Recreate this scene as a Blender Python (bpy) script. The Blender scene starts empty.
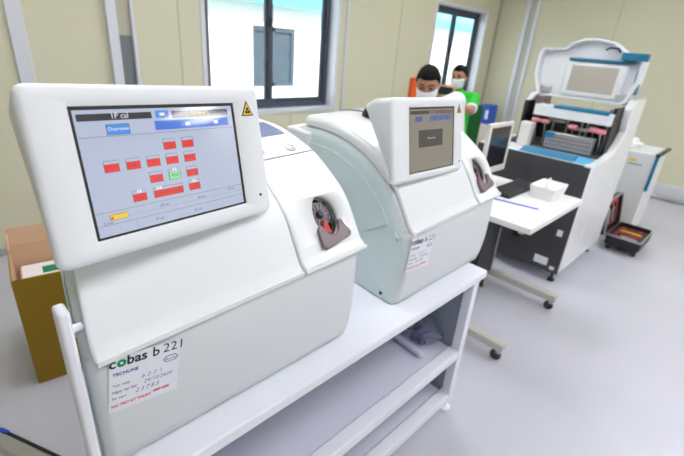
import bpy, bmesh, math, random
from mathutils import Vector, Matrix, noise
PI = math.pi
rnd = random.Random(7)
SC = bpy.context.scene
COL = SC.collection

# ------------------------------------------------------------------ materials
def material(name, col, rough=.5, metal=0., emit=0., emit_col=None, spec=.5, bump=0., bscale=60., var=0., vscale=8., coat=0., alpha=1., trans=0.):
    m = bpy.data.materials.new(name); m.use_nodes = True
    nt = m.node_tree; b = nt.nodes['Principled BSDF']
    c = (*col, 1.)
    b.inputs['Base Color'].default_value = c
    b.inputs['Roughness'].default_value = rough
    b.inputs['Metallic'].default_value = metal
    b.inputs['Specular IOR Level'].default_value = spec
    b.inputs['Coat Weight'].default_value = coat
    b.inputs['Alpha'].default_value = alpha
    b.inputs['Transmission Weight'].default_value = trans
    if emit:
        b.inputs['Emission Color'].default_value = (*(emit_col or col), 1.)
        b.inputs['Emission Strength'].default_value = emit
    tc = nt.nodes.new('ShaderNodeTexCoord')
    if var:
        n = nt.nodes.new('ShaderNodeTexNoise'); n.inputs['Scale'].default_value = vscale; n.inputs['Detail'].default_value = 4
        nt.links.new(tc.outputs['Object'], n.inputs['Vector'])
        mx = nt.nodes.new('ShaderNodeMix'); mx.data_type = 'RGBA'
        mx.inputs['A'].default_value = (*[v * (1 - var) for v in col], 1.)
        mx.inputs['B'].default_value = (*[min(1, v * (1 + var)) for v in col], 1.)
        nt.links.new(n.outputs['Fac'], mx.inputs['Factor'])
        nt.links.new(mx.outputs['Result'], b.inputs['Base Color'])
    if bump:
        n = nt.nodes.new('ShaderNodeTexNoise'); n.inputs['Scale'].default_value = bscale; n.inputs['Detail'].default_value = 3
        nt.links.new(tc.outputs['Object'], n.inputs['Vector'])
        bp = nt.nodes.new('ShaderNodeBump'); bp.inputs['Strength'].default_value = bump; bp.inputs['Distance'].default_value = .01
        nt.links.new(n.outputs['Fac'], bp.inputs['Height']); nt.links.new(bp.outputs['Normal'], b.inputs['Normal'])
    return m

def S(r, g, b):   # sRGB 0-255 to linear
    f = lambda v: (v / 255 / 12.92) if v <= 10 else ((v / 255 + .055) / 1.055) ** 2.4
    return (f(r), f(g), f(b))

M = {}
M['plastic'] = material('white_plastic', S(232, 235, 238), .38, var=.012, vscale=3, bump=.02, bscale=400)
M['plastic_side'] = material('shaded_pale_green_plastic', S(212, 226, 226), .42, var=.012, vscale=3)  # greenish side plastic, darkened to paint in shade of facing away from light
M['gloss_white'] = material('gloss_white_plastic', S(236, 239, 241), .22, var=.01)
M['lower'] = material('shaded_white_plastic', S(218, 223, 226), .42, var=.01, vscale=4)  # white plastic with the shade on the lower casing painted into its colour
M['cart'] = material('white_powder_coat', S(236, 238, 246), .35, var=.012, vscale=5)
M['cart_in'] = material('reflected_tint_laminate', S(212, 214, 228), .4, var=.02, vscale=4)  # white cart interior; lavender of reflected light is put into the colour
M['cart_panel'] = material('grey_end_panel', S(140, 150, 165), .35)
M['dark_gap'] = material('dark_seam', S(45, 48, 52), .6)
M['screen_frame'] = material('black_screen_frame', S(22, 22, 26), .4)
M['black'] = material('black_plastic', S(26, 26, 29), .42, var=.1)
M['black_fabric'] = material('black_fabric', S(28, 28, 32), .85, bump=.3, bscale=300)
M['charcoal'] = material('charcoal_panel', S(66, 66, 70), .45, var=.04, vscale=6)
M['frame'] = material('anthracite_aluminium', S(78, 85, 98), .4, metal=.2)
M['alu'] = material('white_aluminium', S(222, 224, 232), .35, metal=.15)
M['steel'] = material('brushed_steel', S(190, 190, 192), .28, metal=.9, bump=.05, bscale=200)
M['bracket'] = material('bronze_grey_metal', S(128, 116, 118), .4, metal=.5, bump=.1, bscale=40)
M['wheel_grey'] = material('smoked_wheel', S(92, 92, 98), .3, var=.2, vscale=60)
M['hub'] = material('dark_blue_hub', S(38, 42, 66), .4)
M['red'] = material('red_plastic', S(196, 60, 52), .5)
M['pink'] = material('pink_plastic', S(238, 150, 158), .5)
M['teal'] = material('teal_plastic', S(0, 116, 156), .55)
M['cyan'] = material('light_cyan_plastic', S(70, 172, 214), .3)
M['yellow_label'] = material('yellow_label', S(250, 208, 10), .5)
M['warn_black'] = material('warning_black', S(20, 18, 12), .5)
M['label'] = material('label_paper', S(230, 232, 240), .55)
M['ink_black'] = material('black_ink', S(34, 36, 40), .6)
M['ink_green'] = material('green_ink', S(0, 140, 82), .6)
M['ink_blue'] = material('blue_ink', S(66, 78, 168), .6)
M['ink_red'] = material('red_ink', S(214, 44, 56), .6)
M['mustard'] = material('mustard_board', S(160, 124, 6), .6, var=.05, vscale=5)
M['kraft'] = material('kraft_board', S(214, 178, 146), .8, var=.06, vscale=7, bump=.1, bscale=120)
M['white_paper'] = material('white_paper', S(240, 240, 238), .7)
M['green'] = material('green_print', S(0, 130, 80), .6)
M['desk'] = material('white_laminate', S(238, 238, 236), .3, var=.01)
M['beige_steel'] = material('beige_grey_steel', S(206, 202, 192), .42, var=.02)
M['pc_white'] = material('off_white_plastic', S(224, 222, 216), .45)
M['tape_blue'] = material('blue_plastic', S(28, 62, 210), .4)
M['skin'] = material('skin', S(196, 142, 112), .5, var=.05, vscale=20)
M['hair'] = material('black_hair', S(9, 8, 8), .75, spec=.2, bump=.5, bscale=150)
M['mask'] = material('white_mask_fabric', S(232, 234, 238), .75, bump=.15, bscale=120)
M['shirt_white'] = material('white_cotton', S(232, 232, 240), .85, bump=.25, bscale=40)
M['shirt_green'] = material('bright_green_cotton', S(40, 196, 52), .85, bump=.25, bscale=40)
M['trousers'] = material('dark_cotton', S(30, 32, 42), .9, bump=.25, bscale=50)
M['orange'] = material('orange_fabric', S(250, 96, 26), .7)
M['carton_blue'] = material('blue_carton', S(40, 92, 200), .6, var=.05)
M['silver_pad'] = material('silver_pad', S(196, 198, 204), .3, metal=.6)
M['clear'] = material('clear_bag_film', S(214, 216, 236), .12, alpha=.16, bump=.6, bscale=22)
M['bag_blue'] = material('navy_plastic', S(52, 58, 112), .4, bump=.4, bscale=40)
M['rubber'] = material('grey_rubber', S(70, 68, 66), .7)
M['white_outside'] = material('white_render', S(236, 236, 236), .9)
M['cyan_roof'] = material('cyan_metal_roof', S(96, 196, 216), .6)
M['outside_glass'] = material('outside_window_glass', S(74, 86, 98), .35, spec=.2)
M['outside_frame'] = material('outside_window_frame', S(70, 78, 96), .5)
M['ground_out'] = material('concrete_ground', S(170, 168, 160), .9, var=.06)

def emis(name, col, e, rough=.055):
    return material(name, (0.02, 0.02, 0.02), rough, emit=e, emit_col=col, spec=.8)
def lcd(tag_, e):
    d = {}
    for n, c in dict(bg=(190, 200, 226), red=(250, 40, 36), green=(150, 240, 160), blue=(70, 152, 238), dblue=(60, 120, 225),
                     dark=(44, 44, 52), yellow=(250, 216, 50), white=(246, 248, 252), grey=(150, 156, 170), line=(96, 102, 116)).items():
        d[n] = emis('display_%s_%s' % (n, tag_), S(*c), e)
    return d

def glass_mat():
    m = bpy.data.materials.new('window_glass'); m.use_nodes = True
    nt = m.node_tree; nt.nodes.clear()
    o = nt.nodes.new('ShaderNodeOutputMaterial'); t = nt.nodes.new('ShaderNodeBsdfTransparent'); g = nt.nodes.new('ShaderNodeBsdfGlossy')
    g.inputs['Roughness'].default_value = .02
    t.inputs['Color'].default_value = (.96, .98, .98, 1)
    lw = nt.nodes.new('ShaderNodeLayerWeight'); pw = nt.nodes.new('ShaderNodeMath'); pw.operation = 'POWER'; pw.inputs[1].default_value = 5.
    ml = nt.nodes.new('ShaderNodeMath'); ml.operation = 'MULTIPLY_ADD'; ml.inputs[1].default_value = .9; ml.inputs[2].default_value = .02
    nt.links.new(lw.outputs['Facing'], pw.inputs[0]); nt.links.new(pw.outputs[0], ml.inputs[0]); f = ml
    x = nt.nodes.new('ShaderNodeMixShader')
    nt.links.new(f.outputs[0], x.inputs[0]); nt.links.new(t.outputs[0], x.inputs[1]); nt.links.new(g.outputs[0], x.inputs[2]); nt.links.new(x.outputs[0], o.inputs[0])
    return m
M['glass'] = glass_mat()

def wall_mat():
    m = material('cream_sandwich_panel', S(216, 213, 186), .42, bump=.03, bscale=30, var=.012, vscale=2)
    return m
M['wall'] = wall_mat()
def floor_mat():
    m = bpy.data.materials.new('grey_white_epoxy'); m.use_nodes = True
    nt = m.node_tree; b = nt.nodes['Principled BSDF']
    tc = nt.nodes.new('ShaderNodeTexCoord')
    n = nt.nodes.new('ShaderNodeTexNoise'); n.inputs['Scale'].default_value = 1.4; n.inputs['Detail'].default_value = 6
    r = nt.nodes.new('ShaderNodeValToRGB')
    r.color_ramp.elements[0].position = .3; r.color_ramp.elements[0].color = (*S(197, 197, 207), 1)
    r.color_ramp.elements[1].position = .7; r.color_ramp.elements[1].color = (*S(205, 205, 215), 1)
    nt.links.new(tc.outputs['Object'], n.inputs['Vector']); nt.links.new(n.outputs['Fac'], r.inputs[0]); nt.links.new(r.outputs[0], b.inputs['Base Color'])
    b.inputs['Roughness'].default_value = .27
    return m
M['floor'] = floor_mat()

# ------------------------------------------------------------------ mesh builder
class MB:
    def __init__(s): s.v = []; s.f = []; s.m = []; s.mats = []
    def mi(s, mat):
        if mat is None: mat = s.mats[0] if s.mats else M['plastic']
        if isinstance(mat, str): mat = M[mat]
        if mat not in s.mats: s.mats.append(mat)
        return s.mats.index(mat)
    def add(s, vs, fs, mat=None, T=None):
        o = len(s.v); k = s.mi(mat)
        for p in vs:
            p = Vector(p)
            s.v.append(T @ p if T else p)
        for f in fs: s.f.append([i + o for i in f]); s.m.append(k)
        return s
    def box(s, a, b, mat=None, T=None):
        (x0, y0, z0), (x1, y1, z1) = a, b
        vs = [(x0, y0, z0), (x1, y0, z0), (x1, y1, z0), (x0, y1, z0), (x0, y0, z1), (x1, y0, z1), (x1, y1, z1), (x0, y1, z1)]
        return s.add(vs, [(0, 3, 2, 1), (4, 5, 6, 7), (0, 1, 5, 4), (1, 2, 6, 5), (2, 3, 7, 6), (3, 0, 4, 7)], mat, T)
    def loops(s, ls, mat=None, cap=(True, True), closed=True, T=None):
        n = len(ls[0]); vs = [p for l in ls for p in l]; fs = []
        for i in range(len(ls) - 1):
            for j in range(n if closed else n - 1):
                k = (j + 1) % n
                fs.append((i * n + j, i * n + k, (i + 1) * n + k, (i + 1) * n + j))
        if cap[0]: fs.append(tuple(range(n))[::-1])
        if cap[1]: fs.append(tuple((len(ls) - 1) * n + j for j in range(n)))
        return s.add(vs, fs, mat, T)
    def prism(s, poly, h0, h1, axis='x', mat=None, T=None):   # poly of 2-D points swept along an axis
        def P(a, b, h): return {'x': (h, a, b), 'y': (a, h, b), 'z': (a, b, h)}[axis]
        return s.loops([[P(a, b, h0) for a, b in poly], [P(a, b, h1) for a, b in poly]], mat, T=T)
    def tube(s, pts, r, mat=None, n=10, T=None):
        pts = [Vector(p) for p in pts]; rs = r if isinstance(r, (list, tuple)) else [r] * len(pts)
        ls = []; up = None
        for i, p in enumerate(pts):
            d = (pts[min(i + 1, len(pts) - 1)] - pts[max(i - 1, 0)]).normalized()
            if up is None: up = Vector((0, 0, 1)) if abs(d.z) < .9 else Vector((1, 0, 0))
            a = d.cross(up).normalized(); b = d.cross(a).normalized(); up = b.cross(d) * -1 if False else -b if False else up
            ls.append([p + (a * math.cos(t) + b * math.sin(t)) * rs[i] for t in [2 * PI * k / n for k in range(n)]])
        return s.loops(ls, mat, T=T)
    def lathe(s, prof, mat=None, n=28, T=None, cap=(True, True)):   # prof (r, z)
        return s.loops([[(r * math.cos(2 * PI * k / n), r * math.sin(2 * PI * k / n), z) for k in range(n)] for r, z in prof], mat, cap, T=T)
    def ellipsoid(s, c, r, mat=None, n=16, m=10, T=None):
        c = Vector(c)
        if not isinstance(r, (list, tuple)): r = (r, r, r)
        ls = []
        for i in range(1, m):
            t = PI * i / m
            ls.append([(c.x + r[0] * math.sin(t) * math.cos(2 * PI * k / n), c.y + r[1] * math.sin(t) * math.sin(2 * PI * k / n), c.z - r[2] * math.cos(t)) for k in range(n)])
        return s.loops(ls, mat, T=T)
    def capsule(s, a, b, ra, rb, mat=None, n=14, flat=None):    # tapered limb segment
        a, b = Vector(a), Vector(b); d = b - a; L = d.length or 1e-6
        q = d.normalized().to_track_quat('Z', 'Y').to_matrix().to_4x4()
        T = Matrix.Translation(a) @ q
        if flat: T = T @ Matrix.Diagonal((flat[0], flat[1], 1, 1))
        ls = []
        for i in range(1, 7):
            t = PI / 2 * i / 6; ls.append((ra * math.sin(t), -ra * math.cos(t)))
        for i in range(1, 6): ls.append((ra + (rb - ra) * i / 6, L * i / 6))
        for i in range(0, 6):
            t = PI / 2 * i / 6; ls.append((rb * math.cos(t), L + rb * math.sin(t)))
        return s.lathe(ls, mat, n, T)
    def text(s, txt, size, mat, T, shear=0., spacing=1., align='LEFT', bold=0.):
        cu = bpy.data.curves.new('lettering', 'FONT'); cu.body = txt; cu.size = size; cu.shear = shear; cu.space_character = spacing
        cu.align_x = align; cu.offset = bold; cu.resolution_u = 3
        o = bpy.data.objects.new('lettering', cu); COL.objects.link(o)
        dg = bpy.context.evaluated_depsgraph_get(); dg.update()
        me = bpy.data.meshes.new_from_object(o.evaluated_get(dg))
        s.add([v.co.copy() for v in me.vertices], [tuple(p.vertices) for p in me.polygons], mat, T)
        bpy.data.objects.remove(o); bpy.data.meshes.remove(me); bpy.data.curves.remove(cu)
        return s
    def build(s, name, parent=None, bevel=0., seg=2, smooth=True, angle=38, at=None, recalc=True, sub=0):
        me = bpy.data.meshes.new(name)
        off = Vector(at) if at is not None else Vector((0, 0, 0))
        me.from_pydata([p - off for p in s.v], [], s.f)
        for m in s.mats: me.materials.append(m)
        for p, k in zip(me.polygons, s.m): p.material_index = k
        if recalc:
            bm = bmesh.new(); bm.from_mesh(me); bmesh.ops.recalc_face_normals(bm, faces=bm.faces); bm.to_mesh(me); bm.free()
        if smooth:
            me.shade_smooth(); me.set_sharp_from_angle(angle=math.radians(angle))
        o = bpy.data.objects.new(name, me); COL.objects.link(o)
        if parent: o.parent = parent
        elif at is not None: o.location = off
        if bevel:
            b = o.modifiers.new('bevel', 'BEVEL'); b.width = bevel; b.segments = seg; b.limit_method = 'ANGLE'; b.angle_limit = math.radians(40); b.harden_normals = False
        if sub:
            b = o.modifiers.new('subdivision', 'SUBSURF'); b.levels = sub; b.render_levels = sub
        return o

def bake(o):
    dg = bpy.context.evaluated_depsgraph_get(); dg.update()
    me = bpy.data.meshes.new_from_object(o.evaluated_get(dg))
    o.modifiers.clear(); o.data = me; me.shade_smooth()
    return o
def thing(name, label, cat, loc=(0, 0, 0), rz=0, group=None):
    o = bpy.data.objects.new(name, None); COL.objects.link(o); o.location = loc; o.rotation_euler = (0, 0, rz)
    o.empty_display_size = .1
    return tag(o, label, cat, group)
def tag(o, label, cat, group=None):
    o['label'] = label; o['category'] = cat
    if group: o['group'] = group
    return o
def struct(o):
    o['kind'] = 'structure'; return o
def plab(o, label):
    o['label'] = label; return o
def box(name, a, b, mat, parent=None, bevel=.003, at=None, seg=2):
    return MB().box(a, b, mat).build(name, parent, bevel, seg, at=at)
def copy_tree(o, parent=None):
    c = o.copy(); COL.objects.link(c)
    if parent: c.parent = parent
    for ch in list(o.children): copy_tree(ch, c)
    return c

# ------------------------------------------------------------------ camera
cam = bpy.data.cameras.new('camera'); co = bpy.data.objects.new('camera', cam); COL.objects.link(co); SC.camera = co
F = 420.; cam.sensor_width = 36; cam.lens = 36 * F / 684; cam.clip_start = .03
roll, pit = math.radians(4.7), math.radians(23.7)
fw = Vector((0, math.cos(pit), -math.sin(pit))); up0 = Vector((0, math.sin(pit), math.cos(pit))); rt0 = Vector((1, 0, 0))
c_, s_ = math.cos(roll), math.sin(roll)
rt = c_ * rt0 + s_ * up0; dn = s_ * rt0 - c_ * up0
Rz = Matrix.Rotation(-math.radians(46.5606), 3, 'Z')
rt, dn, fw = Rz @ rt, Rz @ dn, Rz @ fw
HC = 1.62
co.matrix_world = Matrix(((rt.x, -dn.x, -fw.x, 0), (rt.y, -dn.y, -fw.y, 0), (rt.z, -dn.z, -fw.z, HC), (0, 0, 0, 1)))
cam.dof.use_dof = True; cam.dof.focus_distance = .95; cam.dof.aperture_fstop = 3.4

# ------------------------------------------------------------------ room
WY, BX = 3.65, 7.12          # window wall, back wall
X0, Y0, ZC = -2.6, -6.2, 3.0
W1 = (1.95, 3.52, .93, 2.32); W2 = (5.37, 6.74, .93, 2.21)
struct(box('floor', (X0 - .1, Y0 - .1, -.08), (BX + .1, WY + .15, 0), 'floor', bevel=0))
struct(box('ceiling', (X0 - .1, Y0 - .1, ZC), (BX + .1, WY + .15, ZC + .1), material('white_ceiling_panel', S(236, 236, 232), .7), bevel=0))
w = MB()
xs = [X0 - .1, W1[0], W1[1], W2[0], W2[1], BX + .1]
w.box((xs[0], WY, 0), (xs[1], WY + .18, ZC), 'wall'); w.box((xs[2], WY, 0), (xs[3], WY + .18, ZC)); w.box((xs[4], WY, 0), (xs[5], WY + .18, ZC))
for q in (W1, W2):
    w.box((q[0], WY, 0), (q[1], WY + .18, q[2])); w.box((q[0], WY, q[3]), (q[1], WY + .18, ZC))
struct(w.build('wall_left', smooth=False))
struct(box('wall_back', (BX, Y0 - .1, 0), (BX + .1, WY, ZC), 'wall', bevel=0))
struct(box('wall_right', (X0 - .1, Y0 - .1, 0), (BX, Y0, ZC), 'wall', bevel=0))
struct(box('wall_front', (X0 - .1, Y0, 0), (X0, WY, ZC), 'wall', bevel=0))
def window(n, q):
    root = struct(bpy.data.objects.new('window_%d' % n, None)); COL.objects.link(root); root.location = ((q[0] + q[1]) / 2, WY, q[2])
    at = root.location
    x0, x1, z0, z1 = q
    # white aluminium reveal
    r = MB(); t = .035; e = .012
    k = .006; yo = WY + .186
    for a, b in (((x0 - t, WY - e, z0 - t), (x0 + k, yo, z1 + t)), ((x1 - k, WY - e, z0 - t), (x1 + t, yo, z1 + t)), ((x0 + k, WY - e, z1 - k), (x1 - k, yo, z1 + t)), ((x0 + k, WY - e, z0 - t), (x1 - k, yo, z0 + k))):
        r.box(a, b, 'alu')
    r.build('window_reveal', root, .003, at=at)
    x0 += k; x1 -= k; z0 += k; z1 -= k
    f = MB(); b = .05; y0, y1 = WY + .11, WY + .17
    for a, c in (((x0, y0, z0), (x0 + b, y1, z1)), ((x1 - b, y0, z0), (x1, y1, z1)), ((x0 + b, y0, z1 - b), (x1 - b, y1, z1)), ((x0 + b, y0, z0), (x1 - b, y1, z0 + b))): f.box(a, c, 'frame')
    f.build('window_frame', root, .004, at=at)
    xm = (x0 + x1) / 2 - .03
    for k, (a, c, yy) in enumerate(((x0 + b, xm + .04, y0 + .0), (xm - .04, x1 - b, y0 + .025))):
        s = MB(); g = .045
        for p, r2 in (((a, z0 + b), (a + g, z1 - b)), ((c - g, z0 + b), (c, z1 - b)), ((a + g, z1 - b - g), (c - g, z1 - b)), ((a + g, z0 + b), (c - g, z0 + b + g))):
            s.box((p[0], yy, p[1]), (r2[0], yy + .024, r2[1]), 'frame')
        s.build('window_sash', root, .003, at=at)
        MB().box((a + g, yy + .010, z0 + b + g), (c - g, yy + .014, z1 - b - g), 'glass').build('window_pane', root, at=at, smooth=False)
    h = MB(); zm = (z0 + z1) / 2 + .08
    h.box((xm - .012, y0 - .012, zm), (xm + .012, y0, zm + .1), 'black'); h.box((xm + .002, y0 - .03, zm + .06), (xm + .012, y0 - .008, zm + .075), 'black')
    h.build('window_latch', root, .003, at=at)
window(1, W1); window(2, W2)
# aluminium trims on the window wall
def trim(n, *boxes, bevel=.003):
    t = MB()
    for a, b, m in boxes: t.box(a, b, m)
    return struct(t.build('trim_%d' % n, bevel=bevel))
trim(1, ((.575, WY - .03, 0), (.665, WY, ZC), 'alu'))
trim(2, ((1.165, WY - .05, 0), (1.235, WY, ZC), 'alu'), ((1.335, WY - .05, 0), (1.36, WY, ZC), 'alu'), ((1.235, WY - .02, 1.55), (1.335, WY, ZC), material('smoky_cover', S(188, 186, 164), .3)), ((1.235, WY - .02, 0), (1.335, WY, 1.55), material('grey_inner_strip', S(118, 124, 128), .35)))
trim(3, ((3.645, WY - .02, 0), (3.675, WY, ZC), 'alu'))
trim(4, ((BX - .03, WY - .03, 0), (BX, WY, ZC), material('grey_corner_bead', S(176, 176, 160), .4)))
trim(5, ((BX - .045, 3.14, 0), (BX, 3.2, ZC), 'alu'), ((BX - .02, 3.05, 0), (BX, 3.14, ZC), material('grey_cover_strip', S(186, 188, 178), .35)), ((BX - .03, 3.0, 0), (BX, 3.05, ZC), 'alu'))
for k, x in enumerate((-.55, 1.72, 4.6, 2.9)):
    zt = .88 if x == 2.9 else ZC
    trim(6 + k, ((x, WY - .003, 0), (x + .012, WY, zt), material('panel_seam_%d' % k, S(196, 193, 160), .5)), bevel=0)
for k, y in enumerate((1.9, .35, -.9)):
    trim(10 + k, ((BX - .003, y, 0), (BX, y + .012, ZC), material('back_panel_seam_%d' % k, S(196, 193, 160), .5)), bevel=0)
struct(box('baseboard_left', (X0, WY - .02, 0), (BX - .03, WY, .05), material('grey_baseboard', S(176, 178, 182), .45)))
struct(box('baseboard_back', (BX - .06, Y0, 0), (BX, 2.9, .19), 'alu', bevel=.006))

# ceiling lights (LED panels)
lamp_em = material('led_diffuser', (1, 1, 1), .4, emit=12.2, emit_col=(.955, .955, 1.))
spots = [(.55, 1.75), (2.6, 1.9), (4.9, 1.9), (.55, -.6), (2.6, -.6), (4.9, -.6), (.55, -3.), (2.6, -3.), (4.9, -3.0), (5.75, -4.55), (6.6, -5.05)]
where = ['over the window side above the first analyzer', 'over the desk', 'above the open-lidded machine', 'right above the cart corner', 'between the cart and the back', 'in front of the back wall', 'behind the viewer', 'in the middle of the far aisle', 'by the back wall of the aisle', 'near the far rear corner', 'in the far rear corner']
for (x, y), wh in zip(spots, where):
    t = thing('ceiling_light', 'square recessed white ceiling light panel ' + wh, 'light', (x, y, ZC), group='recessed ceiling light panels')
    f = MB(); a, b = .42, .39
    for p, q in (((-a, -a), (a, -b)), ((-a, b), (a, a)), ((-a, -b), (-b, b)), ((b, -b), (a, b))): f.box((p[0], p[1], -.018), (q[0], q[1], 0), 'alu')
    f.build('light_frame', t, .002)
    MB().box((-b, -b, -.010), (b, b, -.002), lamp_em).build('light_diffuser', t, smooth=False)

# ------------------------------------------------------------------ outside
g = box('ground', (-12, WY + .2, -.25), (40, 30, -.1), 'ground_out', bevel=0); struct(g)
b = thing('outside_building', 'white building with a cyan metal roof outside the windows', 'building', (8, 7.2, -.1))
at = b.location
wl = MB(); wl.box((-6, 7.2, -.1), (4.80, 12, 2.2), 'white_outside'); wl.box((5.80, 7.2, -.1), (30, 12, 2.2)); wl.box((4.80, 7.2, -.1), (5.80, 12, .72)); wl.box((4.80, 7.2, 1.80), (5.80, 12, 2.2)); wl.box((4.80, 7.5, .7), (5.80, 12, 1.8))
wl.build('building_wall', b, at=at, smooth=False)
rf = MB(); rf.prism([(6.95, 2.16), (6.95, 2.38), (12.2, 4.26), (12.2, 4.06)], -6.3, 30.3, 'x', 'cyan_roof'); rf.build('building_roof', b, at=at, smooth=False)
wf = MB()
for a, c in (((4.80, 7.22, .72), (4.88, 7.3, 1.80)), ((5.72, 7.22, .72), (5.80, 7.3, 1.80)), ((5.24, 7.22, .72), (5.32, 7.3, 1.80)), ((4.88, 7.22, 1.72), (5.72, 7.3, 1.80)), ((4.88, 7.22, .72), (5.72, 7.3, .8))): wf.box(a, c, 'outside_frame')
wfo = wf.build('building_window', b, at=at, smooth=False)
MB().box((4.88, 7.25, .8), (5.72, 7.27, 1.72), 'outside_glass').build('building_pane', wfo, at=at, smooth=False)

# ------------------------------------------------------------------ analyzers
def smooth_poly(pts, n=6):
    out = []; P = [Vector((p[0], p[1])) for p in pts]
    for i in range(len(P) - 1):
        p0, p1, p2, p3 = P[max(i - 1, 0)], P[i], P[i + 1], P[min(i + 2, len(P) - 1)]
        for k in range(n):
            t = k / n
            out.append(.5 * ((2 * p1) + (p2 - p0) * t + (2 * p0 - 5 * p1 + 4 * p2 - p3) * t * t + (3 * p1 - p0 - 3 * p2 + p3) * t ** 3))
    out.append(P[-1]); return out
def offset(poly, d):       # positive d moves outwards (left of travel direction)
    out = []
    for i, p in enumerate(poly):
        t = (poly[min(i + 1, len(poly) - 1)] - poly[max(i - 1, 0)]).normalized()
        out.append(p + Vector((-t.y, t.x)) * d)
    return out
UP = smooth_poly([(-.020, .300), (.006, .340), (.036, .388), (.064, .424), (.104, .456), (.2, .512), (.34, .552), (.47, .560), (.56, .553), (.625, .53)])
def part_of(poly, y0, y1): return [p for p in poly if y0 <= p.x <= y1]
def at_y(poly, y):
    for a, b in zip(poly, poly[1:]):
        if a.x <= y <= b.x and b.x > a.x: return a.lerp(b, (y - a.x) / (b.x - a.x))
    return poly[-1]
def clip(poly, y0, y1): return [at_y(poly, y0)] + [p for p in poly if y0 + .004 < p.x < y1 - .004] + [at_y(poly, y1)]
def stations(x0, x1, r, d, n=5):
    out = []
    for i in range(n + 1):
        t = PI / 2 * i / n; out.append((x0 + r * (1 - math.cos(t)) , d * (1 - math.sin(t))))
    for i in range(n, -1, -1):
        t = PI / 2 * i / n; out.append((x1 - r * (1 - math.cos(t)), d * (1 - math.sin(t))))
    return out
def shell(mb, poly, t, x0, x1, mat, out=0., r=.006, d=.006, base=None):
    """curved cover plate following poly, thickness t"""
    ls = []
    for x, dd in stations(x0, x1, r, d, 3):
        o = offset(poly, -out * 0 + (out - dd)); i = offset(poly, out - t)
        ls.append([(x, p.x, p.y) for p in o] + [(x, p.x, p.y) for p in reversed(i)])
    mb.loops(ls, mat)
# upper profile travels +y: left of the direction is up/out

def roundrect(x0, x1, z0, z1, r, n=5):
    out = []
    for cx, cz, a in ((x1 - r, z1 - r, 0), (x0 + r, z1 - r, 90), (x0 + r, z0 + r, 180), (x1 - r, z0 + r, 270)):
        for k in range(n + 1):
            t = math.radians(a + 90 * k / n); out.append((cx + r * math.cos(t), cz + r * math.sin(t)))
    return out

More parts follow.
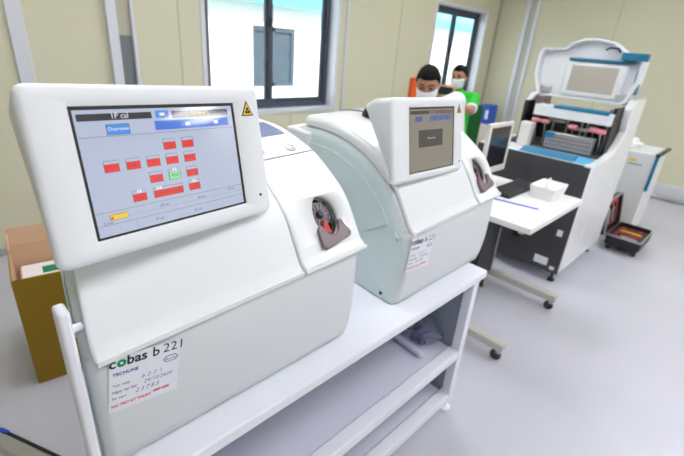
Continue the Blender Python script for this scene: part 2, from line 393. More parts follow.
def analyzer(label, loc, mon, which, WA, XS):
    root = thing('blood_gas_analyzer', label, 'analyzer', loc, group='blood gas analyzers on the cart')
    def warp(o, taper=True):
        """the flank narrows to the rear and the lip line rises slightly to the right"""
        for vv in o.data.vertices:
            x, y, z = vv.co
            t = max(0, min(1, (z - .12) / .16)); t = t * t * (3 - 2 * t)
            vv.co.z = z + t * mon['shear'] * (x / WA - .32)
            if taper: vv.co.x = x + mon['taper'] * max(0, y) * max(0, 1 - x / WA) ** 1.2
        return o
    # ---- casing: closed profile lofted over x with rounded sides
    front = [Vector(p) for p in [(.012, 0), (-.004, .014), (-.014, .05), (-.022, .12), (-.024, .2), (-.021, .27), (-.016, .288)]]
    inner = offset(UP, -.016)
    inner = [p for p in inner if p.y > .293]
    back = [Vector(p) for p in [(.645, .50), (.655, .3), (.655, 0)]]
    prof = front + [Vector((.0, .296))] + inner + back
    cb = MB(); ls = []
    N = len(prof)
    def inset(p, i, d, lat):
        if i == 0 or i >= N - 1: k = .35
        else: k = 1
        t = (prof[min(i + 1, N - 1)] - prof[max(i - 1, 0)]).normalized()
        n = Vector((-t.y, t.x))
        q = p - n * d * k
        q.y = max(q.y, 0); return q
    sts = []
    for i in range(7):
        t = PI / 2 * i / 6; sts.append((.026 * (1 - math.cos(t)), .046 * (1 - math.sin(t))))
    sts += [(XS - .006, 0), (XS + .006, 0)]
    for i in range(6, -1, -1):
        t = PI / 2 * i / 6; sts.append((WA - .004 - .04 * (1 - math.cos(t)), .03 * (1 - math.sin(t))))
    for x, d in sts:
        ls.append([(x, *inset(p, i, d, 0)) for i, p in enumerate(prof)])
    cb.loops(ls, 'lower'); k = len(cb.f)
    # left side of the casing in the pale green tone, its shade painted in
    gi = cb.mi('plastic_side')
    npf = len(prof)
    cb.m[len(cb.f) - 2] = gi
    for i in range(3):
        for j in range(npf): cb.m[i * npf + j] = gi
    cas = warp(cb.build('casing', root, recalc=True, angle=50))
    # side relief: raised arched frame on the left flank
    sp = MB()
    arc_o = [inset(p, i, .060, 0) for i, p in enumerate(prof)]
    a1 = [p for i, p in enumerate(arc_o) if i >= len(front) + 1 and p.x > .07 and i < N - 3 and p.x < .52]
    cen = Vector((.52, .05))
    a2 = [cen + (p - cen) * .80 for p in a1]
    sp.loops([[(-.005, p.x, p.y) for p in a1] + [(-.005, p.x, p.y) for p in reversed(a2)], [(-.001, p.x, p.y) for p in a1] + [(.006, p.x, p.y) for p in reversed(a2)]], 'plastic_side')
    warp(sp.build('flank_arch', root))
    # rear corner block
    warp(box('rear_block', (-.014, .50, .10), (.12, .648, .520), 'plastic', root, .008))
    # foot screw on the flank
    MB().lathe([(.006, 0), (.006, .004), (.003, .006)], 'dark_gap', 10, Matrix.Translation((.0, .06, .03)) @ Matrix.Rotation(-PI / 2, 4, 'Y')).build('flank_screw', root)
    # ---- front panel (left of the seam), with lip
    fp = MB()
    lip = [Vector((-.030, .288)), Vector((-.030, .296))]
    pf = clip(UP, -.016, .50)
    pf = [Vector((-.027, .299))] + pf[1:]
    shell(fp, pf, .014, .016, XS - .0015, 'plastic', 0, .008, .006)
    fp.box((.018, -.029, .289), (XS - .002, -.004, .300), 'plastic')
    warp(fp.build('front_panel', root, .0025, 2, angle=45))
    # shallow crease plate on the front panel
    # ---- pump cover (right of the seam), hole cut by boolean
    pc = MB()
    pp = clip(UP, -.016, .203); pp = [Vector((-.029, .302))] + pp[1:]
    ls = []
    for x, dd in stations(XS + .0015, WA, .012, .010, 4):
        if x < (XS + WA) / 2: dd *= .6
        o = offset(pp, .004 - dd); i2 = offset(pp, -.02)
        ls.append([(x, p.x, p.y) for p in o] + [(x, p.x, p.y) for p in reversed(i2)])
    pc.loops(ls, 'gloss_white')
    pco = pc.build('pump_cover', root, angle=45)
    hx, hy, hz = XS + mon['hx'], .040, .392 + mon['shear'] * ((XS + mon['hx']) / WA - .32)          # hole centre on the slope
    ax = Vector((0, -.80, .60)).normalized(); q = Matrix.Translation((hx, hy, hz)) @ Vector((0, 0, 1)).rotation_difference(ax).to_matrix().to_4x4()
    # local frame of the hole: x right, y up the slope, z out
    Xh = Vector((1, 0, 0)); Zh = ax; Yh = Zh.cross(Xh)
    TH = Matrix(((Xh.x, Yh.x, Zh.x, hx), (Xh.y, Yh.y, Zh.y, hy), (Xh.z, Yh.z, Zh.z, hz), (0, 0, 0, 1)))
    def ell(a, bb, z, n=36, dy=0): return [(a * math.cos(2 * PI * k / n), dy + bb * math.sin(2 * PI * k / n), z) for k in range(n)]
    warp(pco, False); bpy.context.view_layer.update()
    for tgt in (pco, cas):
        cut = MB().loops([ell(.041, .056, -.06), ell(.041, .056, .06)], 'plastic', T=TH).build('cutter', root)
        bo = tgt.modifiers.new('hole', 'BOOLEAN'); bo.object = cut; bo.operation = 'DIFFERENCE'; bo.solver = 'EXACT'
        dg = bpy.context.evaluated_depsgraph_get(); dg.update()
        me = bpy.data.meshes.new_from_object(tgt.evaluated_get(dg)); tgt.modifiers.clear(); tgt.data = me
        bpy.data.objects.remove(cut)
    # lip under the pump cover
    warp(box('cover_lip', (XS + .002, -.034, .290), (WA + .004, -.006, .303), 'gloss_white', root, .004), False)
    # recess and pump inside
    MB().loops([ell(.046, .061, -.030), ell(.043, .058, -.006)], 'black', (True, False), T=TH).build('pump_recess', root, recalc=False)
    pw = MB()
    pw.lathe([(.034, 0), (.034, .012), (.030, .016), (.014, .016), (.012, .014)], 'wheel_grey', 32, TH @ Matrix.Translation((-.007, .008, -.029)))
    whl = pw.build('pump_wheel', root)
    sk = MB()
    for k in range(12):
        R_ = Matrix.Rotation(2 * PI * k / 12, 4, 'Z')
        sk.box((.012, -.0016, .0), (.031, .0016, .003), 'bracket', TH @ Matrix.Translation((-.007, .008, -.0135)) @ R_)
    sk.build('wheel_spokes', whl, smooth=False)
    MB().lathe([(.034, .0), (.0345, .004), (.034, .0065), (.031, .0065), (.031, 0)], 'bracket', 32, TH @ Matrix.Translation((-.007, .008, -.017))).build('wheel_rim', whl)
    MB().lathe([(.011, 0), (.011, .008), (.007, .012), (.0, .012)], 'hub', 20, TH @ Matrix.Translation((-.007, .008, -.014))).build('wheel_hub', whl)
    rl = MB(); rl.prism([(-.022, -.046), (.008, -.048), (.002, -.016), (-.006, -.010)], -.012, -.004, 'z', 'red', TH); rl.build('red_marker', root)
    MB().tube([TH @ Vector(p) for p in ((.028, .04, -.02), (.033, .01, -.012), (.03, -.03, -.014), (.012, -.048, -.01))], .004, 'black', 8).build('pump_hose', root)
    # lobed metal bracket at the foot of the hole
    br = MB()
    outl = [(-.050, -.034), (-.043, -.024), (-.034, -.024), (-.027, -.038), (-.016, -.051), (.002, -.055), (.018, -.050), (.028, -.038), (.029, -.026), (.035, -.018), (.043, -.020), (.047, -.030), (.052, -.042), (.061, -.052), (.064, -.063), (.058, -.071), (.046, -.074), (.01, -.079), (-.024, -.085), (-.044, -.087), (-.054, -.080), (-.053, -.055)]
    outl = [(x * .92, y) for x, y in outl]
    br.prism(outl, .001, .012, 'z', 'bracket', TH)
    bro = br.build('hose_bracket', root, .003)
    for (x, y) in ((.036, -.028), (.050, -.062), (-.036, -.036), (-.040, -.076)):
        MB().lathe([(.0042, 0), (.0042, .002), (.002, .003)], 'bracket', 12, TH @ Matrix.Translation((x, y, .011))).build('bracket_screw', bro)
    # ---- top cover right, with buttons
    tc = MB(); tp = clip(UP, .209, .60)
    shell(tc, tp, .02, XS - .06, WA, 'plastic', .003, .010, .008)
    tco = warp(tc.build('top_cover', root, angle=45))
    gap = MB(); gp = clip(UP, .199, .211); shell(gap, gp, .012, XS + .003, WA - .004, 'dark_gap', .0005, .001, .001); warp(gap.build('cover_seam', root), False)
    for bx, by in ((XS + .045, .245), (XS + .150, .233)):
        p = at_y(UP, by); n = (at_y(UP, by + .01) - at_y(UP, by - .01)).normalized(); an = math.atan2(n.y, n.x)
        T = Matrix.Translation((bx + (mon['taper'] * p.x * max(0, 1 - bx / WA) ** 1.2), p.x, p.y + .003 + mon['shear'] * (bx / WA - .32))) @ Matrix.Rotation(an, 4, 'X')
        bt = MB().lathe([(.0165, -.002), (.0165, .0015), (.0145, .0025), (.012, .001), (0, .0008)], 'silver_pad', 24, T).build('top_button', root)
    # smoky window of the paper slot on top
    p0 = clip(UP, .31, .42)
    ps = MB(); shell(ps, p0, .006, XS + .03, WA - .03, material('slate_blue_cover_' + which, S(128, 140, 172), .12), .0055, .004, .002); warp(ps.build('paper_slot_cover', root))
    # ---- raised lid behind the display
    ld = MB(); lp = clip(UP, .085, .545)
    ls = []
    for x, dd in stations(.008, XS - .064, .024, .018, 5):
        o = offset(lp, .018 - dd); i2 = offset(lp, -.016)
        ls.append([(x, p.x, p.y) for p in o] + [(x, p.x, p.y) for p in reversed(i2)])
    ld.loops(ls, 'gloss_white'); warp(ld.build('top_lid', root, .008, 3, angle=50))
    gp = MB(); shell(gp, clip(UP, .09, .535), .012, .075, XS - .08, 'dark_gap', .0065, .001, .001); warp(gp.build('lid_shadow_gap', root))

    # ---- display on its neck
    h = Vector(mon['h']); n = Vector(mon['n']).normalized(); h = (h - n * h.dot(n)).normalized(); v = h.cross(-n)
    P = Vector(mon['P']) - Vector(loc); TM = Matrix(((h.x, -n.x, v.x, P.x), (h.y, -n.y, v.y, P.y), (h.z, -n.z, v.z, P.z), (0, 0, 0, 1)))
    W_, H_ = mon['w'], mon['hh']; u0 = mon['u0']; s0, s1, t0, t1 = mon['scr']
    dt, db = mon['dt'], mon['db']            # depth at the top and at the bottom
    mh = MB()
    def ring(ins, dep, r, rel=None):
        pts = roundrect(u0 + ins, W_ - ins, -H_ + ins, -ins, r)
        return [(x, (dep(z) if callable(dep) else dep), z) for x, z in pts]
    bk = lambda z: db + (dt - db) * max(0, min(1, (z + H_) / H_)) ** mon['ex']
    def back(ins, fr, r):
        return [(x, bk(z) * fr, z - (mon.get('drop', .02) * fr * (1 if z > -H_ / 2 else -.3))) for x, z in roundrect(u0 + ins, W_ - ins, -H_ + ins, -ins, r)]
    hole = [(x, .004, z) for x, z in roundrect(s0, s1, t0, t1, .0015)]
    holef = [(x, 0, z) for x, z in roundrect(s0 - .004, s1 + .004, t0 - .004, t1 + .008, .003)]
    mh.loops([hole, holef, ring(.010, 0, .014), ring(.004, .003, .016), ring(0, .010, .018), back(.006, .6, .018), back(.022, 1., .02)], 'plastic', (False, True), T=TM)
    hs = mh.build('display_housing', root, angle=46, recalc=True)
    ff = MB(); fr = [(x, .0042, z) for x, z in roundrect(s0 - .001, s1 + .001, t0 - .001, t1 + .001, .001)]; fr2 = [(x, .0046, z) for x, z in roundrect(s0 + .005, s1 - .006, t0 + .004, t1 - .006, .001)]
    ff.loops([fr, fr2], 'screen_frame', (False, False), T=TM); ff.build('screen_surround', hs, smooth=False, recalc=False)
    # screen with its picture
    L = lcd(which, mon['e']); sc = MB()
    if which == 'b':
        for n_, c_2 in dict(bg=(158, 150, 138), red=(132, 96, 92), dblue=(74, 100, 180), blue=(96, 120, 180), dark=(62, 58, 58), grey=(120, 118, 116)).items(): L[n_] = emis('dim_display_' + n_, S(*c_2), .62)
    e = .0008
    a0, a1_, b0, b1 = s0 + .004, s1 - .005, t0 + .003, t1 - .005
    sw, sh = a1_ - a0, b1 - b0
    def rect(x0, y0, x1, y1, m, lv=1):        # y from the top, 0..1
        yy = .0048 - lv * .0004
        sc.add([(a0 + sw * x0, yy, b1 - sh * y1), (a0 + sw * x1, yy, b1 - sh * y1), (a0 + sw * x1, yy, b1 - sh * y0), (a0 + sw * x0, yy, b1 - sh * y0)], [(0, 1, 2, 3)], m, TM)
    def txt(t, x, y, size, m, lv=3, align='CENTER', bold=0.):
        yy = .0048 - lv * .0004
        T = TM @ Matrix.Translation((a0 + sw * x, yy, b1 - sh * y)) @ Matrix.Rotation(PI / 2, 4, 'X')
        sc.text(t, size, m, T, align=align, bold=bold)
    rect(0, 0, 1, 1, L['bg'], 0)
    if which == 'a':
        rect(.017, .035, .42, .088, L['dark']); txt('1P cal', .235, .076, .013, L['white'])
        rect(.443, .026, .527, .088, L['blue']); rect(.468, .045, .50, .07, L['white'], 2); rect(.5, .05, .51, .07, L['red'], 2)
        rect(.548, .033, .962, .095, L['dark']); txt('Standard B1', .75, .078, .0095, L['yellow'])
        rect(.152, .118, .28, .203, L['line']); rect(.155, .122, .277, .2, L['blue'], 2); txt('Overview', .216, .17, .009, L['white'])
        rect(.429, .112, .955, .19, L['dblue']); rect(.60, .106, .72, .113, L['green'], 2); rect(.63, .135, .66, .165, L['white'], 2); rect(.84, .135, .875, .165, L['white'], 2)
        rect(.005, .209, .985, .2125, L['line'])
        names = [(.50, .32, 'Glu'), (.623, .32, 'Lac'), (.14, .45, 'Cl'), (.26, .45, 'Na'), (.38, .45, 'K'), (.5, .45, 'Ca'), (.623, .45, 'Hct'), (.38, .588, 'pH'), (.5, .588, 'PO2'), (.623, .588, 'PCO2'), (.26, .722, 'tHb'), (.623, .718, 'Hb')]
        for x, y, t in names:
            gm = L['green'] if t == 'PO2' else L['red']
            rect(x - .041, y - .052, x + .041, y + .043, L['line']); rect(x - .039, y - .049, x + .039, y - .024, L['bg'], 2)
            rect(x - .037, y - .022, x + .037, y + .040, gm, 2); txt(t, x, y + .02, .0085, L['line'])
            if t in ('PO2', 'tHb', 'Hb'):
                rect(x - .012, y - .058, x - .002, y - .03, L['white'], 3); rect(x + .004, y - .058, x + .014, y - .03, L['white'], 3)
        rect(.345, .675, .54, .765, L['line']); rect(.347, .678, .537, .7, L['bg'], 2); rect(.347, .702, .537, .762, L['red'], 2); txt('Oximeter module', .442, .74, .0085, L['line'])
        rect(.365, .668, .378, .695, L['white'], 3); rect(.385, .668, .398, .695, L['white'], 3)
        rect(.0, .80, 1, .803, L['line']); rect(.0, .905, 1, .908, L['line']); rect(.0, .86, .99, .8625, L['grey']); rect(.215, .91, .217, 1, L['grey'])
        rect(.075, .828, .175, .875, L['line']); rect(.077, .831, .173, .872, L['yellow'], 2); rect(.079, .845, .092, .865, L['red'], 3)
        txt('0 min', .06, .90, .007, L['line']); txt('30 min', .40, .85, .007, L['line']); txt('50 min', .66, .853, .007, L['line']); txt('1P cal', .35, .96, .007, L['line']); txt('Sys cal', .62, .96, .007, L['line']); txt('60 min', .9, .835, .007, L['line'])
    else:
        rect(.02, .03, .42, .085, L['dark']); rect(.44, .03, .53, .085, L['grey']); rect(.55, .03, .97, .09, L['red'])
        rect(.12, .12, .27, .2, L['dblue']); rect(.43, .105, .95, .2, L['blue'])
        for k in range(3): rect(.52 + k * .14, .125, .58 + k * .14, .18, L['dblue'], 2)
        rect(.19, .338, .74, .615, L['dark']); txt('Please wait', .465, .49, .011, L['white'])
    scr = sc.build('screen', root, smooth=False, recalc=False)
    # warning triangle and status lamp
    tri = MB(); cx, cz = (W_ + s1) / 2 - .003, t1 - mon['tri']
    tri.prism([(cx - .016, cz - .012), (cx + .016, cz - .012), (cx, cz + .019)], -.0012, .0002, 'y', 'warn_black', TM)
    tri.prism([(cx - .0125, cz - .0100), (cx + .0125, cz - .0100), (cx, cz + .0145)], -.0018, -.001, 'y', 'yellow_label', TM)
    for a in (90, 210, 330):
        x, z = cx + .0042 * math.cos(math.radians(a)), cz - .002 + .0042 * math.sin(math.radians(a))
        tri.lathe([(.0034, 0), (.0034, .0006)], 'warn_black', 12, TM @ Matrix.Translation((x, -.0017, z)) @ Matrix.Rotation(PI / 2, 4, 'X'))
    tri.build('warning_sticker', hs, smooth=False)
    MB().lathe([(.0032, 0), (.0032, .001), (.0018, .0012)], 'dark_gap', 12, TM @ Matrix.Translation((cx + .008, -.0002, t0 + .012)) @ Matrix.Rotation(PI / 2, 4, 'X')).build('status_lamp', hs)
    # neck from the display back down into the casing
    nk = MB(); c0 = TM @ Vector(((u0 + W_) / 2, .03, -H_ * .55)); 
    nk.tube([c0, Vector((c0.x, c0.y + .09, c0.z - .02)), Vector((c0.x, .17 if c0.y < .1 else c0.y + .14, .46))], [.05, .05, .055], 'lower', 16)
    nk.build('display_neck', root)

    # ---- lettering and sticker on the lower front
    def Tf(x, z, rot):    # plane of the front face
        return Matrix.Translation((x, -.0262, z)) @ Matrix.Rotation(math.radians(rot), 4, 'Y') @ Matrix.Rotation(PI / 2, 4, 'X')
    lx, lz, rot = mon['lx'], mon['lz'], mon['lrot']
    T = Tf(lx, lz, rot)
    st = MB()
    T = T @ Matrix.Scale(.95, 4)
    st.box((-.002, -.104, -.0006), (.135, .024, 0), 'label', T)
    Z = lambda y, x=0: T @ Matrix.Translation((x, y, .0004))
    st.text('TECHLINE', .0105, 'ink_blue', Z(-.019, .004), bold=.0003)
    st.text('Ten may:', .009, 'ink_black', Z(-.044, .004)); st.text('Ngay lap dat:', .009, 'ink_black', Z(-.059, .004)); st.text('So seri:', .009, 'ink_black', Z(-.074, .004))
    st.text('b 2 2 1', .012, 'ink_blue', Z(-.042, .058), shear=.3, spacing=1.2); st.text('29/10/2020', .0115, 'ink_blue', Z(-.057, .063), shear=.3, spacing=1.1); st.text('2 3 7 8 5', .013, 'ink_blue', Z(-.073, .047), shear=.3)
    st.text('HO TRO KY THUAT', .0085, 'ink_red', Z(-.092, .003), bold=.0003); st.text('1800 6281', .0085, 'ink_red', Z(-.088, .082), bold=.0003)
    # hexagon mark
    hx2 = [(-.016, 0), (-.010, .0075), (.010, .0075), (.016, 0), (.010, -.0075), (-.010, -.0075)]
    st.prism(hx2, 0, .0004, 'z', 'ink_blue', T @ Matrix.Translation((.117, -.0165, 0))); st.prism([(a * .88, b_ * .8) for a, b_ in hx2], 0, .0006, 'z', 'label', T @ Matrix.Translation((.117, -.0165, 0)))
    st.text('Roche', .009, 'ink_blue', T @ Matrix.Translation((.117, -.0195, .0009)), align='CENTER')
    st.build('service_sticker', root, smooth=False)
    lg = MB()
    lg.text('c', .030, 'ink_black', Z(.001, -.003), bold=.0007); lg.text('o', .030, 'ink_green', Z(.001, .0118), bold=.0016); lg.text('bas', .030, 'ink_black', Z(.001, .029), bold=.0007)
    lg.text('b', .030, 'ink_black', Z(.001, .078), bold=.0005); lg.text('221', .030, 'ink_black', Z(.002, .099), spacing=1.05)
    lg.build('model_lettering', root, smooth=False)
    return root

C0 = Vector((0, 0, HC))
def Pm(P, k): return C0 + (Vector(P) - C0) * k
k1 = .93; k2 = .945
mon1 = dict(h=(.987, .155, -.04), n=(.16, -.963, .218), P=Pm((.1173, .804, 1.5309), k1), w=.486 * k1, hh=.303 * k1, u0=-.003, scr=(.067 * k1, .4095 * k1, -.2665 * k1, -.036 * k1), dt=.10, db=.03, e=.86, tri=.016, lx=.036, lz=.265, lrot=8.5, drop=.03, shear=.030, ex=.9, taper=.18, hx=.12)
mon2 = dict(h=(.999, .02, -.03), n=(.03, -.98, .195), P=Pm((1.0193, .8366, 1.4816), k2), w=.492 * k2, hh=.276 * k2, u0=.036, scr=(.1335 * k2, .4272 * k2, -.251 * k2, -.032 * k2), dt=.135, db=.02, e=.5, tri=.012, lx=.016, lz=.247, lrot=6, drop=-.010, shear=.026, ex=1.15, taper=.05, hx=.080)
CZ = .79
analyzer('larger white analyzer nearest the viewer, bright display with red tiles, on cart', (.110, .705, CZ), mon1, 'a', .705, .487)
analyzer('farther white analyzer on the cart, dim brown display with a dark message box', (1.036, .706, CZ), mon2, 'b', .602, .432)

# ------------------------------------------------------------------ cart
ct = thing('equipment_cart', 'white three-tier metal cart carrying the two white analyzers', 'cart', (.83, 1.0, 0)); at = ct.location
cx0, cx1, cy0, cy1 = .105, 1.575, .625, 1.43
SL = .16
tb_ = MB(); tb_.prism([(cx0 + .005, cy0), (cx1, cy0), (cx1, cy1), (cx0 + .005 + SL * (cy1 - cy0), cy1)], CZ - .036, CZ, 'z', 'cart'); tp = tb_.build('tabletop', ct, .006, 3, at=at)
for zt, nm in ((.372, 'shelf'), (.108, 'shelf')):
    sh = MB().prism([(cx0 + .03, cy0 + .075), (cx1 - .05, cy0 + .075), (cx1 - .05, cy1 - .03), (cx0 + .03 + SL * .7, cy1 - .03)], zt - .02, zt - .006, 'z', 'cart_in').build(nm, ct, .001, at=at)
    box('shelf_front_rail', (cx0 + .02, cy0 + .02, zt - .048), (cx1 - .03, cy0 + .072, zt), 'cart', sh, .004, at=at)
    box('shelf_back_rail', (cx0 + .02 + SL * .78, cy1 - .05, zt - .048), (cx1 - .03, cy1 - .012, zt), 'cart', sh, .004, at=at)
for x in (cx0 + .01, cx1 - .055):
    for y in (cy0 + .018, cy1 - .055):
        if x < .5 and y > 1: x += SL * .78
        box('post', (x, y, .055), (x + .042, y + .042, CZ - .036), 'cart', ct, .004, at=at)
for x, sl in ((cx1 - .040, 0), (cx0 + .028, SL * .78)):
    MB().prism([(x, cy0 + .06), (x + .008, cy0 + .06), (x + .008 + sl, cy1 - .055), (x + sl, cy1 - .055)], .07, CZ - .036, 'z', 'cart_panel').build('end_panel', ct, at=at)
MB().box((cx0 + .05 + SL * .78, cy1 - .03, .07), (cx1 - .055, cy1 - .022, CZ - .036), 'cart_in').build('back_panel', ct, at=at)
for x in (cx0 + .03, cx1 - .034):
    for y in (cy0 + .04, cy1 - .034):
        if x < .5 and y > 1: x += SL * .78
        MB().lathe([(.03, 0), (.032, .006), (.03, .014), (.014, .02), (.010, .024), (.010, .056)], 'cart', 24, Matrix.Translation((x, y, 0))).build('levelling_foot', ct, at=at)
po = box('upright_bar', (.0895, .695, .06), (.1085, .735, 1.187), 'cart', ct, .006, at, 3)
MB().tube([(.105, .722, 1.135), (.124, .735, 1.128)], .008, 'cart', 12).build('bar_knob', po, at=at)
for z in (.2, .7): box('bar_bracket', (.1, .70, z), (.13, .73, z + .03), 'cart', po, .002, at=at)
# bag of accessories on the middle shelf
bg = thing('plastic_bag', 'crumpled clear plastic bag of navy parts on the cart shelf', 'bag', (1.455, .85, .366)); at = bg.location
b1 = MB(); rr = random.Random(3)
ls = []
for i in range(1, 9):
    t = PI * i / 9
    ls.append([(1.455 + .068 * math.sin(t) ** .7 * math.cos(a) * (1 + .15 * noise.noise(Vector((math.cos(a) * 2, math.sin(a) * 2, i)))), .85 + .13 * math.sin(t) ** .7 * math.sin(a) * (1 + .15 * noise.noise(Vector((math.cos(a) * 2, 5 + math.sin(a) * 2, i)))), .367 + .058 * (1 - math.cos(t)) * (1 + .25 * noise.noise(Vector((math.cos(a) * 3, math.sin(a) * 3, 2))))) for a in [2 * PI * k / 22 for k in range(22)]])
b1.loops(ls, 'clear'); b1.build('bag_film', bg, at=at)
for k in range(5):
    x, y = 1.43 + .02 * (k % 3), .79 + .045 * (k // 2)
    MB().capsule((x, y, .392 + .02 * (k % 3)), (x + .04, y + .06 * (-1) ** k, .405 + .015 * k), .019, .014, 'bag_blue').build('navy_part', bg, at=at)
tb = MB().capsule((1.368, .90, .389), (1.352, .745, .389), .016, .016, material('pale_tube', S(206, 208, 228), .3), 18).build('sample_roll', None, at=(1.36, .82, .366))
tag(tb, 'pale rolled plastic sleeve lying beside the clear bag on the cart shelf', 'roll')

# computer mouse with its cable on the second analyzer's lid
ms = thing('computer_mouse', 'black mouse with a grey cable resting on the farther analyzer lid', 'mouse', (1.30, 1.09, 1.362)); at = ms.location
m = MB(); zl = CZ + at_y(UP, .38).y + .021
at = Vector((1.262, 1.08, zl)); ms.location = at
ls = []
for i in range(1, 8):
    t = PI / 2 * i / 7
    ls.append([(at.x + .03 * math.sin(t) ** .6 * math.cos(a), at.y + .052 * math.sin(t) ** .6 * math.sin(a), zl + .036 * math.cos(t)) for a in [2 * PI * k / 20 for k in range(20)]])
m.loops(ls, 'black'); m.build('mouse_body', ms, at=at)
MB().tube([(1.262, 1.128, zl + .010), (1.285, 1.165, zl + .009), (1.285, 1.20, zl + .007), (1.26, 1.225, zl + .006), (1.23, 1.23, zl + .004)], .0035, material('grey_cable', S(120, 120, 120), .5), 8).build('mouse_cable', ms, at=at)

# ------------------------------------------------------------------ yellow carton on the floor at the left
cb = thing('cardboard_carton', 'tall mustard yellow cardboard carton with raised flap on the floor', 'carton', (.37, 2.27, 0)); at = cb.location
x0, x1, y0, y1, h = .135, .60, 2.06, 2.46, .575
bb = MB(); t = .006
bb.box((x0, y0, 0), (x1, y0 + t, h), 'mustard'); bb.box((x0, y1 - t, 0), (x1, y1, h), 'mustard'); bb.box((x0, y0 + t, 0), (x0 + t, y1 - t, h), 'mustard'); bb.box((x1 - t, y0 + t, 0), (x1, y1 - t, h), 'mustard'); bb.box((x0 + t, y0 + t, 0), (x1 - t, y1 - t, t), 'mustard'); bb.box((x0 + t, y1 - t - .002, t), (x1 - t, y1 - t, h), 'kraft'); bb.box((x0 + t, y0 + t, t), (x0 + t + .002, y1 - t, h), 'kraft')
bb.build('carton_body', cb, .001, 1, at=at)
fl = MB(); fl.prism([(y1 - .006, h), (y1, h), (y1 + .015, h + .085), (y1 + .009, h + .085)], x0 + .01, x1 - .005, 'x', 'kraft'); fl.build('flap', cb, at=at, smooth=False)
fl = MB(); fl.prism([(x0, h), (x0 + .006, h), (x0 + .016, h + .06), (x0 + .01, h + .06)], y0 + .20, y1 - .003, 'y', 'kraft'); fl.build('flap', cb, at=at, smooth=False)
pk = thing('paper_pack', 'white pack with green print lying inside the yellow carton', 'pack', (.38, 2.25, .30)); at = pk.location
MB().box((x0 + .03, y0 + .02, .006), (x1 - .03, y1 - .03, h - .11), 'white_paper').build('pack_body', pk, .01, at=at)
MB().box((x0 + .12, y1 - .16, h - .1105), (x0 + .22, y1 - .09, h - .1085), 'green').build('green_print', pk, at=at)
piv = Vector((x0, y0, 0)); Rr = Matrix.Translation(piv) @ Matrix.Rotation(math.radians(-7), 4, 'Z') @ Matrix.Translation(-piv)
for o_ in (cb, pk):
    o_.location = Rr @ o_.location; o_.rotation_euler = (0, 0, math.radians(-7))
# steel floor rail at the lower left
fr = thing('floor_rail', 'grey metal rail with a black edge on the floor at left', 'rail', (-.2, 1.75, 0)); at = fr.location
a, b = Vector((.175, 1.37, 0)), Vector((-.95, 3.84, 0))
b = a + (Vector((-.05, 1.837, 0)) - a) * 3.4
d = (b - a).normalized(); nrm = Vector((-d.y, d.x, 0))
T = Matrix(((d.x, nrm.x, 0, a.x), (d.y, nrm.y, 0, a.y), (0, 0, 1, 0), (0, 0, 0, 1)))
Lr = (b - a).length
MB().box((0, .0, 0), (Lr, .055, .03), 'steel', T).build('rail_bar', fr, .004, at=at)
MB().box((0, -.012, 0), (Lr, .0, .032), 'black', T).build('edge_strip', fr, .002, at=at)
MB().box((.47, -.014, .012), (.51, .004, .036), 'tape_blue', T).build('blue_clip', fr, .002, at=at)

# ------------------------------------------------------------------ desk and what is on it
DZ = .82
dk = thing('rolling_desk', 'small white desk on castered beige T-feet behind the cart', 'desk', (2.52, .98, 0)); at = dk.location
MB().box((2.12, .672, DZ - .035), (2.93, 1.34, DZ), 'desk').build('desktop', dk, .004, at=at)
box('desktop_edge_rail', (2.16, .72, DZ - .06), (2.90, .75, DZ - .035), 'beige_steel', dk, .003, at)
for x in (2.09, 2.895):
    ft = box('foot_bar', (x - .028, .63, .075), (x + .028, 1.36, .125), 'beige_steel', dk, .006, at)
    xc = x + (.05 if x < 2.5 else -.02); box('column', (xc - .02, 1.14, .12), (xc + .02, 1.22, DZ - .035), 'charcoal', dk, .004, at)
    for y in (.655, 1.33):
        cs = MB().box((x - .014, y - .012, .05), (x + .014, y + .014, .08), 'steel').build('caster', dk, .003, at=at)
        MB().lathe([(.012, -.011), (.030, -.011), (.032, -.006), (.032, .006), (.030, .011), (.012, .011)], 'rubber', 24, Matrix.Translation((x, y + .014, .032)) @ Matrix.Rotation(PI / 2, 4, 'Y')).build('wheel', cs, at=at)
# monitor (faces the front of the desk)
pm = thing('desktop_monitor', 'off-white computer monitor with a black screen on the rolling desk', 'monitor', (2.66, 1.24, DZ)); at = pm.location
hx0, hx1, hz0, hz1, hy = 2.50, 2.835, .905, 1.235, 1.185
mh = MB()
def rr2(i, y, r): return [(x, y, z) for x, z in roundrect(hx0 + i, hx1 - i, hz0 + i, hz1 - i, r)]
mh.loops([[(x, hy + .006, z) for x, z in roundrect(hx0 + .03, hx1 - .03, hz0 + .045, hz1 - .03, .003)], [(x, hy, z) for x, z in roundrect(hx0 + .026, hx1 - .026, hz0 + .041, hz1 - .026, .004)], rr2(.003, hy, .01), rr2(0, hy + .008, .012), rr2(.003, hy + .022, .012), rr2(.05, hy + .045, .015)], 'pc_white', (False, True))
mh.build('monitor_housing', pm, at=at, angle=45)
MB().box((hx0 + .029, hy + .004, hz0 + .044), (hx1 - .029, hy + .007, hz1 - .029), material('black_lcd', S(30, 32, 38), .12)).build('monitor_screen', pm, at=at)
MB().tube([(2.667, 1.255, DZ + .02), (2.667, 1.255, 1.0)], .03, 'pc_white', 16).build('stand_neck', pm, at=at)
MB().lathe([(.115, 0), (.12, .006), (.11, .016), (.05, .026), (.0, .028)], 'pc_white', 32, Matrix.Translation((2.667, 1.25, DZ)) @ Matrix.Diagonal((1, .75, 1, 1))).build('stand_base', pm, at=at)
